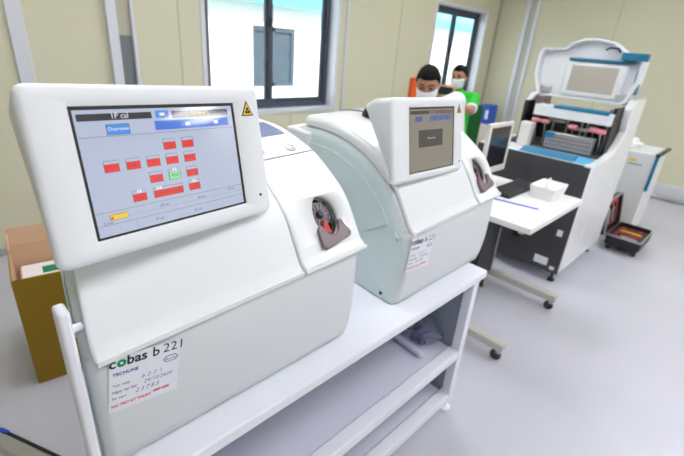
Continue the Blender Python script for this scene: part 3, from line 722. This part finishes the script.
# keyboard
kb = thing('keyboard', 'black computer keyboard below the monitor on the rolling desk', 'keyboard', (2.72, 1.05, DZ)); at = kb.location
kx0, kx1, ky0, ky1 = 2.485, 2.925, .965, 1.105
MB().prism([(ky0, DZ), (ky1, DZ), (ky1, DZ + .024), (ky0, DZ + .012)], kx0, kx1, 'x', 'black').build('keyboard_base', kb, .003, at=at)
ky = MB()
for r in range(5):
    for c in range(18):
        if r == 4 and 4 <= c <= 9: continue
        x = kx0 + .012 + c * .0233; y = ky0 + .010 + (4 - r) * .0250 + (.002 if r == 0 else 0); z = DZ + .012 + .012 * (y - ky0) / .14
        ky.box((x, y, z), (x + .019, y + .020, z + .0065), 'black')
ky.box((kx0 + .012 + 4 * .0233, ky0 + .010, DZ + .013), (kx0 + .012 + 10 * .0233 - .004, ky0 + .030, DZ + .0195), 'black')
o = ky.build('keys', kb, at=at, smooth=False); o['kind'] = 'stuff'
# white tray below the monitor (edge of a pad between monitor and keyboard)
pd = MB().box((2.36, 1.075, DZ), (2.47, 1.20, DZ + .018), 'black').build('card_reader', None, .004, at=(2.41, 1.14, DZ)); tag(pd, 'small black box beside the keyboard on the rolling desk', 'device')
# blue ruler
rl = MB(); d = Vector((2.464 - 2.407, .777 - 1.044, 0)).normalized(); n_ = Vector((-d.y, d.x, 0))
T = Matrix(((d.x, n_.x, 0, 2.407), (d.y, n_.y, 0, 1.044), (0, 0, 1, DZ), (0, 0, 0, 1)))
rl.box((0, -.010, .0), (.275, .010, .003), 'tape_blue', T); rl.build('ruler', None, .0008, at=(2.43, .92, DZ)); tag(bpy.data.objects['ruler'], 'thin blue plastic ruler lying across the white rolling desk', 'ruler')
pn = MB().tube([(2.30, 1.03, DZ + .008), (2.42, 1.06, DZ + .008)], .008, 'tape_blue', 10).build('pen', None, at=(2.36, 1.045, DZ)); tag(pn, 'thick blue pen at the left end of the ruler', 'pen')
# tissue tray
ts = thing('tissue_box', 'open white plastic box with a tissue on the rolling desk', 'tissue box', (2.79, .85, DZ)); at = ts.location
tx = MB()
def rr3(i, z): return [(x, y, z) for x, y in roundrect(2.66 + i, 2.90 - i, .77 + i, .93 - i, .012)]
tx.loops([rr3(.012, DZ), rr3(.0, DZ + .078), rr3(.006, DZ + .078), rr3(.02, DZ + .05)], 'white_paper'); tx.build('box_shell', ts, at=at)
tt = MB()
ls = []
for i in range(8):
    z = DZ + .048 + i * .009; r = .05 * (1 - i / 8.5)
    ls.append([(2.77 + .01 * i * .4 + r * math.cos(a) * (1 + .4 * math.sin(3 * a + i)), .86 + r * .6 * math.sin(a) * (1 + .3 * math.cos(2 * a)), z + .006 * math.sin(4 * a)) for a in [2 * PI * k / 20 for k in range(20)]])
tt.loops(ls, 'white_paper'); tt.build('tissue', ts, at=at)
# PC tower under the desk
pt = thing('computer_tower', 'black computer tower with a silver edge on a low stand beneath desk', 'computer', (2.70, 1.24, 0)); at = pt.location
MB().box((2.56, 1.10, .15), (2.83, 1.32, .59), 'black').build('tower_case', pt, .005, at=at)
MB().box((2.80, 1.092, .16), (2.815, 1.10, .50), 'steel').build('silver_edge', pt, .002, at=at)
MB().box((2.57, 1.11, .13), (2.82, 1.31, .15), 'black').build('stand_plate', pt, .003, at=at)
for x in (2.60, 2.79):
    for y in (1.13, 1.29): MB().lathe([(.016, 0), (.016, .02), (.010, .03), (.010, .13)], 'rubber', 12, Matrix.Translation((x, y, 0))).build('stand_leg', pt, at=at)

# ------------------------------------------------------------------ big analyzer with the open lid
mc = thing('chemistry_analyzer', 'large floor-standing white and charcoal analyzer with raised lid and teal trim', 'analyzer', (3.75, 1.2, 0)); at = mc.location
my0, my1, mx0, mx1 = .765, 1.64, 3.285, 4.30
B_ = lambda name, a, b, mat, bev=.004, par=None: box(name, a, b, mat, par or mc, bev, at)
B_('cabinet_body', (mx0 + .012, my0 + .012, .085), (mx1, my1, .93), 'plastic')
fpn = B_('front_panel', (mx0, my0 + .004, .09), (mx0 + .014, my1, .957), 'charcoal')
B_('panel_rib', (mx0 - .008, 1.20, .60), (mx0, 1.225, .92), 'charcoal', .003, fpn)
tg = plab(B_('tag', (mx0 - .004, .815, .40), (mx0, .855, .45), 'white_paper', .001, fpn), 'white tag')
B_('rating_plate', (mx0 - .003, .86, .135), (mx0, .965, .20), 'label', .001, fpn)
B_('rating_plate', (mx0 - .003, .80, .115), (mx0, .835, .145), 'label', .001, fpn)
B_('socket', (mx0 - .008, 1.12, .28), (mx0, 1.18, .36), 'black', .003, fpn)
for a, b in ((mx0 + .004, 3.62), (3.63, 4.0), (4.01, mx1)):
    sd = B_('side_door', (a, my0 - .004, .10), (b, my0 + .014, .95), 'gloss_white', .006)
    B_('door_latch', (b - .05, my0 - .007, .70), (b - .03, my0 - .002, .76), 'pc_white', .002, sd)
for x in (mx0 + .06, mx1 - .08):
    for y in (my0 + .05, my1 - .06):
        MB().lathe([(.026, 0), (.026, .02), (.012, .028), (.012, .086)], 'black', 18, Matrix.Translation((x, y, 0))).build('machine_foot', mc, at=at)
# deck
B_('deck', (mx0 + .0145, my0 + .006, .932), (mx1, my1, .962), 'gloss_white', .006)
dt = MB(); dt.prism([(mx0 + .012, .962), (mx0 + .10, .992), (mx0 + .16, .985), (mx0 + .16, .962)], .90, 1.30, 'y', 'teal'); dt.build('deck_trim', mc, .003, at=at)
dt = MB(); dt.prism([(mx0 + .012, .962), (mx0 + .10, .994), (mx0 + .16, .987), (mx0 + .16, .962)], .80, .895, 'y', 'cyan'); dt.build('deck_trim_end', mc, .003, at=at)
# cheeks
ck = MB(); ck.prism([(mx0 - .004, .945), (mx0 - .004, .968), (mx0 + .30, .972), (mx0 + .46, 1.0), (mx0 + .58, 1.07), (mx0 + .64, 1.15), (mx0 + .60, 1.24), (mx0 + .60, 1.33), (mx0 + .66, 1.385), (mx1 - .05, 1.39), (mx1 - .02, .945)], my0 - .006, my0 + .05, 'y', 'gloss_white'); ck.build('side_cheek', mc, .01, 3, at=at)
ck = MB(); ck.prism([(mx0 + .5, .96), (mx0 + .5, 1.20), (mx0 + .55, 1.31), (mx0 + .6, 1.35), (mx1 - .05, 1.38), (mx1 - .02, .96)], my1 - .14, my1 - .09, 'y', 'gloss_white'); ck.build('side_cheek', mc, .01, 3, at=at)
B_('bay_back', (4.02, my0 + .05, .96), (4.06, my1 - .13, 1.24), 'black')
B_('bay_floor', (mx0 + .30, my0 + .05, .955), (4.02, my1 - .08, .975), 'charcoal')
B_('bay_end', (mx0 + .42, my1 - .16, .975), (4.02, my1 - .13, 1.3), 'black')
B_('bay_end', (mx0 + .42, my0 + .05, .975), (4.02, my0 + .075, 1.33), 'black')
hd = B_('head_bar', (3.66, my0 + .055, 1.20), (3.80, 1.40, 1.288), 'gloss_white', .006)
B_('head_bar_strip', (3.655, my0 + .085, 1.274), (3.79, 1.25, 1.296), 'teal', .002, hd)
B_('hinge_block', (3.79, my0 + .055, 1.18), (4.02, my0 + .12, 1.31), 'bracket', .006)
B_('hinge_block', (3.82, 1.41, 1.17), (4.02, 1.47, 1.34), 'bracket', .006)
# silver sampling rack, rods and pink grips
rk = B_('rack', (3.60, .88, .975), (3.67, 1.24, 1.10), 'steel', .006)
B_('rack_end', (3.595, 1.17, 1.05), (3.60, 1.24, 1.095), 'teal', .001, rk)
for k in range(3): B_('rack_groove', (3.596, .89, 1.0 + k * .03), (3.60, 1.23, 1.006 + k * .03), 'bracket', .001, rk)
for y in (.86, 1.0, 1.04, 1.15, 1.26):
    MB().tube([(3.78, y, .975), (3.78, y, 1.26)], .009, 'steel', 10).build('probe_rod', mc, at=at)
for y, z in ((.875, 1.15), (.93, 1.155), (1.08, 1.15), (1.30, 1.158), (1.375, 1.158)):
    MB().capsule((3.70, y - .018, z), (3.70, y + .018, z), .021, .021, 'pink').build('pink_grip', mc, at=at)
    MB().tube([(3.70, y, z - .01), (3.75, y, 1.02), (3.75, y, .975)], .007, 'steel', 8).build('grip_arm', mc, at=at)
for y, z, l in ((.97, 1.12, .12), (1.16, 1.16, .14)):
    MB().box((3.74, y, z), (3.77, y + l, z + .025), 'steel').build('probe_arm', mc, .004, at=at)
B_('left_module', (mx0 + .24, 1.335, .962), (mx0 + .32, 1.43, 1.15), 'pc_white', .01)
MB().lathe([(.028, 0), (.028, .02), (.022, .03), (0, .031)], 'red', 20, Matrix.Translation((mx0 + .06, my1 - .12, .962))).build('stop_button', mc, at=at)
# lid standing up at the back
ld = MB()
oy = [(1.53, 1.335), (1.60, 1.50), (1.605, 1.66), (1.585, 1.715), (1.40, 1.722), (1.36, 1.765), (1.27, 1.80), (1.16, 1.806), (1.05, 1.785), (.97, 1.735), (.955, 1.722), (.835, 1.70), (.80, 1.66), (.795, 1.52), (.83, 1.36), (.86, 1.335)]
def lidloop(x, s, dz=0): 
    cy, cz = 1.2, 1.54
    return [(x + (z - 1.34) * .06, cy + (y - cy) * s, cz + (z - cz) * s + dz) for y, z in oy]
ld.loops([lidloop(4.03, .90), lidloop(3.97, .93), lidloop(3.965, .98), lidloop(3.975, 1.0), lidloop(4.09, 1.0), lidloop(4.13, .95)], 'plastic')
lo = ld.build('lid', mc, at=at, angle=50)
def onlid(name, y0, y1, z0, z1, mat, x0=4.005, x1=4.04, bev=.004):
    q = MB(); T = Matrix.Identity(4)
    q.loops([[(x0 + (z - 1.34) * .06, y, z) for y, z in ((y0, z0), (y1, z0), (y1, z1), (y0, z1))], [(x1 + (z - 1.34) * .06, y, z) for y, z in ((y0, z0), (y1, z0), (y1, z1), (y0, z1))]], mat)
    return q.build(name, lo, bev, at=at)
onlid('inner_frame', .90, 1.36, 1.36, 1.63, 'gloss_white', 4.0, 4.04, .02)
onlid('lid_window', .96, 1.31, 1.40, 1.60, material('bronze_mirror_window', S(222, 214, 204), .18, metal=.4), 3.995, 4.01)
onlid('teal_strip', .87, 1.35, 1.635, 1.655, 'teal', 3.99, 4.03)
onlid('teal_corner', .80, .965, 1.665, 1.715, 'teal', 3.95, 4.06)
onlid('teal_edge', .80, .835, 1.42, 1.67, 'teal', 3.985, 4.05)
onlid('silver_hinge', .83, .93, 1.345, 1.42, 'silver_pad', 3.985, 4.02, .01)
onlid('silver_hinge', 1.43, 1.53, 1.36, 1.42, 'silver_pad', 3.985, 4.02, .01)
MB().tube([(4.0, 1.09, 1.725), (3.975, 1.06, 1.742), (3.975, 1.0, 1.74), (4.0, .985, 1.715)], .007, 'black', 10).build('lid_handle', lo, at=at)

# white cabinet beyond
wc = thing('side_cabinet', 'white cabinet with a teal corner behind the charcoal analyzer', 'cabinet', (5.3, .95, 0)); at = wc.location
MB().box((5.0, .645, .03), (5.55, 1.30, .862), 'gloss_white').build('cabinet_body', wc, .01, 3, at=at)
MB().box((4.99, .628, .5), (5.03, .655, .85), 'teal').build('teal_corner', wc, .004, at=at)
MB().box((4.985, .625, .845), (5.57, .66, .872), 'charcoal').build('top_edge', wc, .004, at=at)
MB().box((4.997, .80, .765), (5.0, .86, .79), 'yellow_label').build('yellow_label', wc, at=at)
MB().box((4.997, .74, .735), (5.0, .86, .742), 'charcoal').build('printed_line', wc, at=at)
for x in (5.06, 5.49):
    for y in (.70, 1.24): MB().lathe([(.025, 0), (.025, .032)], 'black', 14, Matrix.Translation((x, y, 0))).build('cabinet_foot', wc, at=at)
pb = MB(); rr = random.Random(5)
for k, (x, y, z, r) in enumerate(((5.12, .92, .915, .05), (5.16, .84, .907, .04), (5.14, .98, .925, .045), (5.2, .9, .94, .04))):
    pb.ellipsoid((x, y, z), (r, r * .9, r * .7), 'white_paper', 10, 6)
o = pb.build('paper_wad', None, at=(5.15, .91, .87)); mo = o.modifiers.new('remesh', 'REMESH'); mo.mode = 'VOXEL'; mo.voxel_size = .012
bake(o); tag(o, 'crumpled white paper lying on the white cabinet with teal corner', 'paper')

# open tool case
tc_ = thing('tool_case', 'open black wheeled tool case with red lining on the floor', 'tool case', (4.72, .62, 0)); at = tc_.location
bx0, bx1, by0, by1 = 4.42, 4.93, .445, .735
tcb = MB()
def rc(i, z, r=.03): return [(x, y, z) for x, y in roundrect(bx0 + i, bx1 - i, by0 + i, by1 - i, r)]
tcb.loops([rc(.02, .045), rc(.0, .07), rc(0, .16), rc(.012, .16), rc(.016, .08)], 'black'); tcb.build('case_base', tc_, at=at)
tr = MB(); tr.loops([rc(-.003, .148), rc(-.003, .16), rc(.008, .162), rc(.008, .15)], 'steel', (False, False)); tr.build('silver_rim', tc_, at=at)
lin = MB(); lin.loops([rc(.017, .10), rc(.017, .118)], 'charcoal'); lo2 = lin.build('tray_lining', tc_, at=at)
for yy in (.52, .60, .67): MB().box((bx0 + .03, yy, .117), (bx1 - .03, yy + .022, .123), 'red').build('red_strap', tc_, .002, at=at)
for k in range(9):
    x = bx0 + .05 + .043 * k
    MB().capsule((x, by0 + .06, .126), (x + .015, by1 - .06 - .02 * (k % 3), .128), .011, .007, ['black', 'red', 'steel', 'black', 'red', 'black', 'yellow_label', 'red'][k % 8]).build('hand_tool', tc_, at=at)
# raised lid leaning back
Tl = Matrix.Translation((0, by1 + .004, .13)) @ Matrix.Rotation(math.radians(-10), 4, 'X')
def rl_(i, y, r=.03): return [(x, y, z) for x, z in roundrect(bx0 + i, bx1 - i, 0 + i, .335 - i, r)]
ll = MB(); ll.loops([rl_(.02, .08), rl_(0, .05), rl_(0, 0), rl_(.014, 0), rl_(.018, .045)], 'black', T=Tl); llo = ll.build('case_lid', tc_, at=at)
r2 = MB(); r2.loops([rl_(-.003, .012), rl_(-.003, -.003), rl_(.010, -.004), rl_(.010, .01)], 'steel', (False, False), T=Tl); r2.build('lid_rim', llo, at=at)
MB().box((bx0 + .22, .03, .05), (bx1 - .04, .046, .29), 'red', Tl).build('lid_lining', llo, .004, at=at)
for k in range(5): MB().capsule(Tl @ Vector((bx0 + .09 + .065 * k, .024, .09)), Tl @ Vector((bx0 + .09 + .065 * k, .024, .25 - .03 * (k % 2))), .009, .012, ['black', 'steel'][k % 2]).build('hand_tool', llo, at=at)
for x in (bx0 + .05, bx1 - .05):
    for y in (by0 + .04, by1 - .04):
        MB().lathe([(.0, -.012), (.023, -.012), (.023, .012), (0, .012)], 'rubber', 18, Matrix.Translation((x, y, .023)) @ Matrix.Rotation(PI / 2, 4, 'Y')).build('wheel', tc_, at=at)
        MB().box((x - .018, y - .014, .03), (x + .018, y + .014, .055), 'black').build('wheel_bracket', tc_, at=at)
# rail on the floor along the back wall
o = MB().tube([(6.96, -2.2, .03), (6.96, .95, .03)], .028, 'steel', 14).build('floor_pipe', None, at=(6.96, -.6, 0)); tag(o, 'long grey pipe lying on the floor along the back wall', 'pipe')

# low cabinet and blue cartons in the corner
lc = thing('low_cabinet', 'plain white low cabinet in the corner under the blue cartons', 'cabinet', (6.83, 3.4, 0)); at = lc.location
MB().box((6.6, 3.22, .04), (7.06, 3.6, .58), 'pc_white').build('cabinet_body', lc, .006, at=at)
MB().box((6.59, 3.24, .06), (6.6, 3.58, .56), 'pc_white').build('cabinet_door', lc, .002, at=at)
MB().box((6.62, 3.24, 0), (7.04, 3.58, .04), 'charcoal').build('plinth', lc, .002, at=at)
cbx = thing('carton', 'blue carton with a white panel standing on the corner cabinet', 'carton', (6.8, 3.32, .58)); at = cbx.location
MB().box((6.66, 3.25, .58), (6.95, 3.40, .875), 'carton_blue').build('carton_body', cbx, .003, at=at)
MB().box((6.656, 3.255, .66), (6.66, 3.305, .80), 'white_paper').build('white_panel', cbx, at=at)
cbx = thing('carton', 'low pale blue carton beside the taller blue one on corner cabinet', 'carton', (6.8, 3.45, .58)); at = cbx.location
MB().box((6.66, 3.41, .58), (6.9, 3.50, .70), material('pale_blue_carton', S(150, 180, 224), .6)).build('carton_body', cbx, .003, at=at)
# orange pouch on the window wall
op = thing('wall_pouch', 'orange pouch hanging on the cream wall between the windows', 'pouch', (5.08, WY, 1.0)); at = op.location
MB().box((4.96, WY - .05, .98), (5.16, WY - .001, 1.26), 'orange').build('pouch_body', op, .015, 3, at=at)
MB().box((4.96, WY - .056, 1.18), (5.16, WY - .04, 1.262), 'orange').build('pouch_flap', op, .006, at=at)

# ------------------------------------------------------------------ people
def vox(mb, name, parent, size, mat=None, smooth=4):
    o = mb.build(name, parent)
    r = o.modifiers.new('remesh', 'REMESH'); r.mode = 'VOXEL'; r.voxel_size = size; r.use_smooth_shade = True
    s = o.modifiers.new('smooth', 'SMOOTH'); s.iterations = smooth; s.factor = .5
    bake(o)
    if mat: o.data.materials.clear(); o.data.materials.append(M[mat])
    return o
def hand(mb, wrist, palm_dir, back_n, side, curl):
    """palm and five fingers; palm_dir points to the fingers, back_n out of the back of the hand, side +1 thumb towards cross"""
    p = Vector(palm_dir).normalized(); n = Vector(back_n).normalized(); x = p.cross(n).normalized() * side
    w_ = Vector(wrist)
    for k in range(4):
        b = w_ + p * .085 + x * (.027 - .018 * k)
        mb.capsule(w_ + x * (.012 - .008 * k), b, .015, .011)
        L = (.036, .041, .038, .03)[k]
        q = b; d = p.copy()
        for s_i, l in enumerate((L, L * .65, L * .5)):
            d = (d - n * curl).normalized(); q2 = q + d * l
            mb.capsule(q, q2, .0095 - .0008 * s_i, .009 - .0008 * s_i, n=8); q = q2
    t0 = w_ + p * .025 + x * .02; t1 = t0 + (p * .6 + x * .7 - n * .3).normalized() * .04; t2 = t1 + (p * .8 + x * .15 - n * .5).normalized() * .032
    mb.capsule(t0, t1, .014, .011, n=8); mb.capsule(t1, t2, .011, .009, n=8)

def person(label, loc, rz, J, shirt, hair_fringe, sleeves, scale=1.):
    root = thing('person', label, 'person', loc, rz, group=None); root.scale = (scale,) * 3
    b = MB(); b.mi('skin')
    hc = Vector(J['head']); nk = Vector(J['neck']); ch = Vector(J['chest']); pv = Vector(J['pelvis'])
    b.capsule(pv + Vector((-.06, 0, 0)), pv + Vector((.06, 0, 0)), .105, .105); b.capsule(pv, ch, .12, .13, flat=(1.0, .8)); 
    b.capsule(ch + Vector((-.07, 0, .03)), ch + Vector((.07, 0, .03)), .105, .105)
    b.capsule(nk + (ch - nk) * .25, hc + Vector((0, .02, -.04)), .056, .052)
    tilt = J['tilt']; Th = Matrix.Translation(hc) @ Matrix.Rotation(tilt, 4, 'X')
    H = lambda x, y, z: Th @ Vector((x, y, z))
    b.ellipsoid((0, .012, .025), (.074, .094, .092), None, 20, 14, Th); b.ellipsoid((0, -.025, -.045), (.058, .066, .068), None, 16, 12, Th)
    b.capsule(H(0, -.088, .012), H(0, -.108, -.026), .009, .014); b.ellipsoid((0, -.085, -.062), (.026, .012, .012), None, 12, 8, Th)
    for s in (-1, 1):
        b.ellipsoid((s * .076, .012, -.008), (.011, .02, .032), None, 12, 8, Th)
        b.ellipsoid((s * .032, -.078, .034), (.026, .012, .010), None, 12, 8, Th)
        sh, el, wr = Vector(J['sh' + '+-'[s < 0]]), Vector(J['el' + '+-'[s < 0]]), Vector(J['wr' + '+-'[s < 0]])
        b.capsule(ch + Vector((0, 0, .08)), sh, .07, .058); b.capsule(sh, el, .05, .040); b.capsule(el, wr, .040, .026)
        pd, bn, cu = J['hd' + '+-'[s < 0]]; hand(b, wr, pd, bn, -s, cu)
        hip = pv + Vector((s * .085, 0, -.05)); kn = Vector((s * .1, -.03, .47)); an = Vector((s * .1, .02, .09))
        b.capsule(hip, kn, .085, .055); b.capsule(kn, an, .055, .038)
    body = vox(b, 'body', root, .0065, 'skin', 5)
    # face details
    for s in (-1, 1):
        MB().ellipsoid((s * .031, -.080, .016), (.012, .007, .0045), 'hair', 12, 8, Th).build('eye', root)
        MB().capsule(H(s * .016, -.091, .043), H(s * .05, -.080, .045), .0045, .0035, 'hair').build('eyebrow', root)
    # hair cap
    hb = MB(); ls = []; n = 32
    for i in range(0, 11):
        t = PI * .66 * i / 10
        row = []
        for k in range(n):
            a = 2 * PI * k / n
            f = max(0, -math.sin(a))           # front
            tt = min(t, PI * .64 - (PI * hair_fringe) * min(1, f * 1.5) ** .6) 
            rr_ = 1.0 + .03 * noise.noise(Vector((math.cos(a) * 3, math.sin(a) * 3, i * .7)))
            row.append((.080 * rr_ * math.sin(tt + .02) * math.cos(a), .014 + .100 * rr_ * math.sin(tt + .02) * math.sin(a), .026 + .100 * rr_ * math.cos(tt)))
        ls.append(row)
    hb.loops(ls, 'hair', (True, False), T=Th); ho = hb.build('hair', root, recalc=True, angle=80)
    so = ho.modifiers.new('thickness', 'SOLIDIFY'); so.thickness = .010; so.offset = 0
    # face mask with pleats and ear loops
    mk = MB(); ls = []
    for i in range(9):
        z = .005 - .105 * i / 8; row = []
        for k in range(17):
            a = math.radians(-84 + 168 * k / 16)
            r = (.072 - .012 * (i / 8) ** 2) + .004 * (i % 2) * math.cos(a)
            fr = (.108 + .016 * math.sin(PI * (i + .5) / 9) + .003 * (i % 2)) - .018 * (i / 8) ** 2
            row.append((r * math.sin(a) * 1.02, -.004 - fr * math.cos(a) ** .8 * 1.02, z + .012 * math.sin(a) ** 2 * (1 if i > 5 else 0)))
        ls.append(row)
    mk.loops(ls, 'mask', (False, False), False, T=Th); mo_ = mk.build('face_mask', root, recalc=True)
    so = mo_.modifiers.new('thickness', 'SOLIDIFY'); so.thickness = .003
    for s in (-1, 1): MB().tube([H(s * .072, -.01, -.004), H(s * .082, .02, .022), H(s * .083, .034, .0), H(s * .066, -.008, -.075)], .0016, 'mask', 6).build('ear_loop', mo_)
    # shirt
    st = MB(); g_ = .014
    st.capsule(pv + Vector((-.062, 0, -.05)), pv + Vector((.062, 0, -.05)), .135, .135); st.capsule(pv + Vector((0, 0, -.06)), ch, .132, .142, flat=(1.04, .84)); st.capsule(pv + Vector((-.07, 0, -.05)), ch + Vector((-.06, 0, 0)), .10, .11); st.capsule(pv + Vector((.07, 0, -.05)), ch + Vector((.06, 0, 0)), .10, .11)
    st.capsule(ch + Vector((-.07, 0, .03)), ch + Vector((.07, 0, .03)), .118, .118)
    st.capsule(ch + Vector((0, .0, .08)), nk.lerp(ch, .15), .095, .066)
    for s in (-1, 1):
        sh, el, wr = Vector(J['sh' + '+-'[s < 0]]), Vector(J['el' + '+-'[s < 0]]), Vector(J['wr' + '+-'[s < 0]])
        st.capsule(ch + Vector((0, 0, .08)), sh, .082, .070)
        if sleeves == 'long': st.capsule(sh, el, .064, .053); st.capsule(el, el.lerp(wr, .93), .053, .038)
        else: st.capsule(sh, sh.lerp(el, .62), .066, .062)
    vox(st, 'shirt', root, .009, shirt, 5)
    if sleeves != 'long':
        for s in (-1, 1):
            sh, el = Vector(J['sh' + '+-'[s < 0]]), Vector(J['el' + '+-'[s < 0]])
            a_, c2 = sh.lerp(el, .70), sh.lerp(el, .86)
            MB().tube([a_, c2], [.0645, .062], 'shirt_white', 18).build('sleeve_band', root, .003)
    tr_ = MB(); tr_.capsule(pv + Vector((-.062, 0, -.05)), pv + Vector((.062, 0, -.05)), .114, .114)
    for s in (-1, 1):
        hip = pv + Vector((s * .085, 0, -.05)); kn = Vector((s * .1, -.03, .47)); an = Vector((s * .1, .02, .09))
        tr_.capsule(hip, kn, .10, .072); tr_.capsule(kn, an, .072, .058)
        MB().loops([[(s * .1 + x * w2, -.055 + y, z) for x, y in roundrect(-.048, .048, -.13, .13, .045, 6)] for z, w2 in ((0, .95), (.025, 1.0), (.05, .9), (.075, .62))], 'black').build('shoe', root, .006)
    vox(tr_, 'trousers', root, .010, 'trousers', 4)
    return root

# person one: head bowed over the desk
J1 = dict(pelvis=(0, .06, .88), chest=(0, 0, 1.18), neck=(-.01, -.03, 1.37), head=(-.025, -.085, 1.475), tilt=math.radians(24))
J1.update({'sh+': (.185, 0, 1.375), 'sh-': (-.18, 0, 1.265), 'el+': (.25, -.08, 1.03), 'el-': (-.25, -.08, 1.03), 'wr+': (.12, -.27, 1.02), 'wr-': (-.12, -.27, 1.02)})
J1['hd+'] = ((-.4, -.9, -.1), (0.2, -.1, 1), .25); J1['hd-'] = ((.4, -.9, -.1), (-.2, -.1, 1), .25)
person('masked person in white shirt with bowed head behind the farther analyzer', (2.57, 1.70, 0), math.radians(-60), J1, 'shirt_white', .30, 'long', .955)
# person two: holds a phone up
J2 = dict(pelvis=(0, .02, .86), chest=(0, 0, 1.16), neck=(0, -.02, 1.335), head=(0, -.04, 1.455), tilt=math.radians(8))
J2.update({'sh+': (.185, -.01, 1.26), 'sh-': (-.185, -.01, 1.26), 'el+': (.23, -.17, 1.15), 'el-': (-.22, -.17, 1.15), 'wr+': (.085, -.33, 1.25), 'wr-': (-.085, -.33, 1.25)})
J2['hd+'] = ((-.25, -.25, .95), (.75, -.65, .1), .32); J2['hd-'] = ((.25, -.25, .95), (-.75, -.65, .1), .32)
person('masked person in bright green shirt holding up a phone near window', (4.05, 2.36, 0), math.radians(-78), J2, 'shirt_green', .32, 'short', .955)
Tp = Matrix.Translation((4.05, 2.36, 0)) @ Matrix.Rotation(math.radians(-78), 4, 'Z') @ Matrix.Diagonal((.955, .955, .955, 1))
pc_ = Tp @ Vector((0, -.378, 1.336))
ph = thing('smartphone', 'black smartphone held up by the person in green', 'phone', pc_, math.radians(-78))
MB().box((-.072, -.004, -.036), (.072, .004, .036), 'black').build('phone_body', ph, .006, 3)
MB().box((-.066, .0038, -.031), (.066, .0046, .031), material('phone_glass', S(20, 22, 28), .1)).build('phone_screen', ph)

# green chair behind the person with the phone
ch = thing('office_chair', 'dark green upholstered chair behind the person in the green shirt', 'chair', (4.72, 2.62, 0), math.radians(-60))
gm = material('dark_green_fabric', S(20, 96, 40), .8, bump=.2, bscale=200)
bk_ = MB(); bk_.loops([[(x, -.20 + .03 * (x / .22) ** 2, z) for x, z in roundrect(-.21, .21, .60, 1.09, .05)], [(x, -.15 + .03 * (x / .22) ** 2, z) for x, z in roundrect(-.21, .21, .60, 1.09, .05)]], gm); bk_.build('backrest', ch, .012, 3)
MB().loops([[(x, y, .42) for x, y in roundrect(-.22, .22, -.17, .27, .05)], [(x, y, .485) for x, y in roundrect(-.22, .22, -.17, .27, .05)]], gm).build('seat', ch, .015, 3)
for sx in (-.19, .19):
    MB().tube([(sx, -.19, 0), (sx, -.16, .43), (sx, -.165, .75)], .012, 'black', 10).build('leg', ch)
    MB().tube([(sx, .25, 0), (sx, .22, .43)], .012, 'black', 10).build('leg', ch)

# ------------------------------------------------------------------ daylight
sun = bpy.data.lights.new('sun', 'SUN'); sun.energy = 9.; sun.angle = math.radians(1.); sun.color = (1, .97, .92)
so = bpy.data.objects.new('sun', sun); COL.objects.link(so); so.rotation_euler = (math.radians(40), 0, math.radians(-12)); so.location = (0, -3, 8)
wd = bpy.data.worlds.new('World'); SC.world = wd; wd.use_nodes = True
nt = wd.node_tree; bg = nt.nodes['Background']
bg.inputs['Color'].default_value = (.86, .93, 1., 1); bg.inputs['Strength'].default_value = 3.

vs = SC.view_settings; vs.view_transform = 'Standard'; vs.look = 'None'; vs.exposure = 0.; vs.gamma = 1.; vs.use_curve_mapping = False
SC.cycles.max_bounces = 8; SC.cycles.diffuse_bounces = 5; SC.cycles.glossy_bounces = 4; SC.cycles.transmission_bounces = 6; SC.cycles.transparent_max_bounces = 8
SC.cycles.use_denoising = True
SC.cycles.sample_clamp_indirect = 6.
bpy.context.view_layer.update()
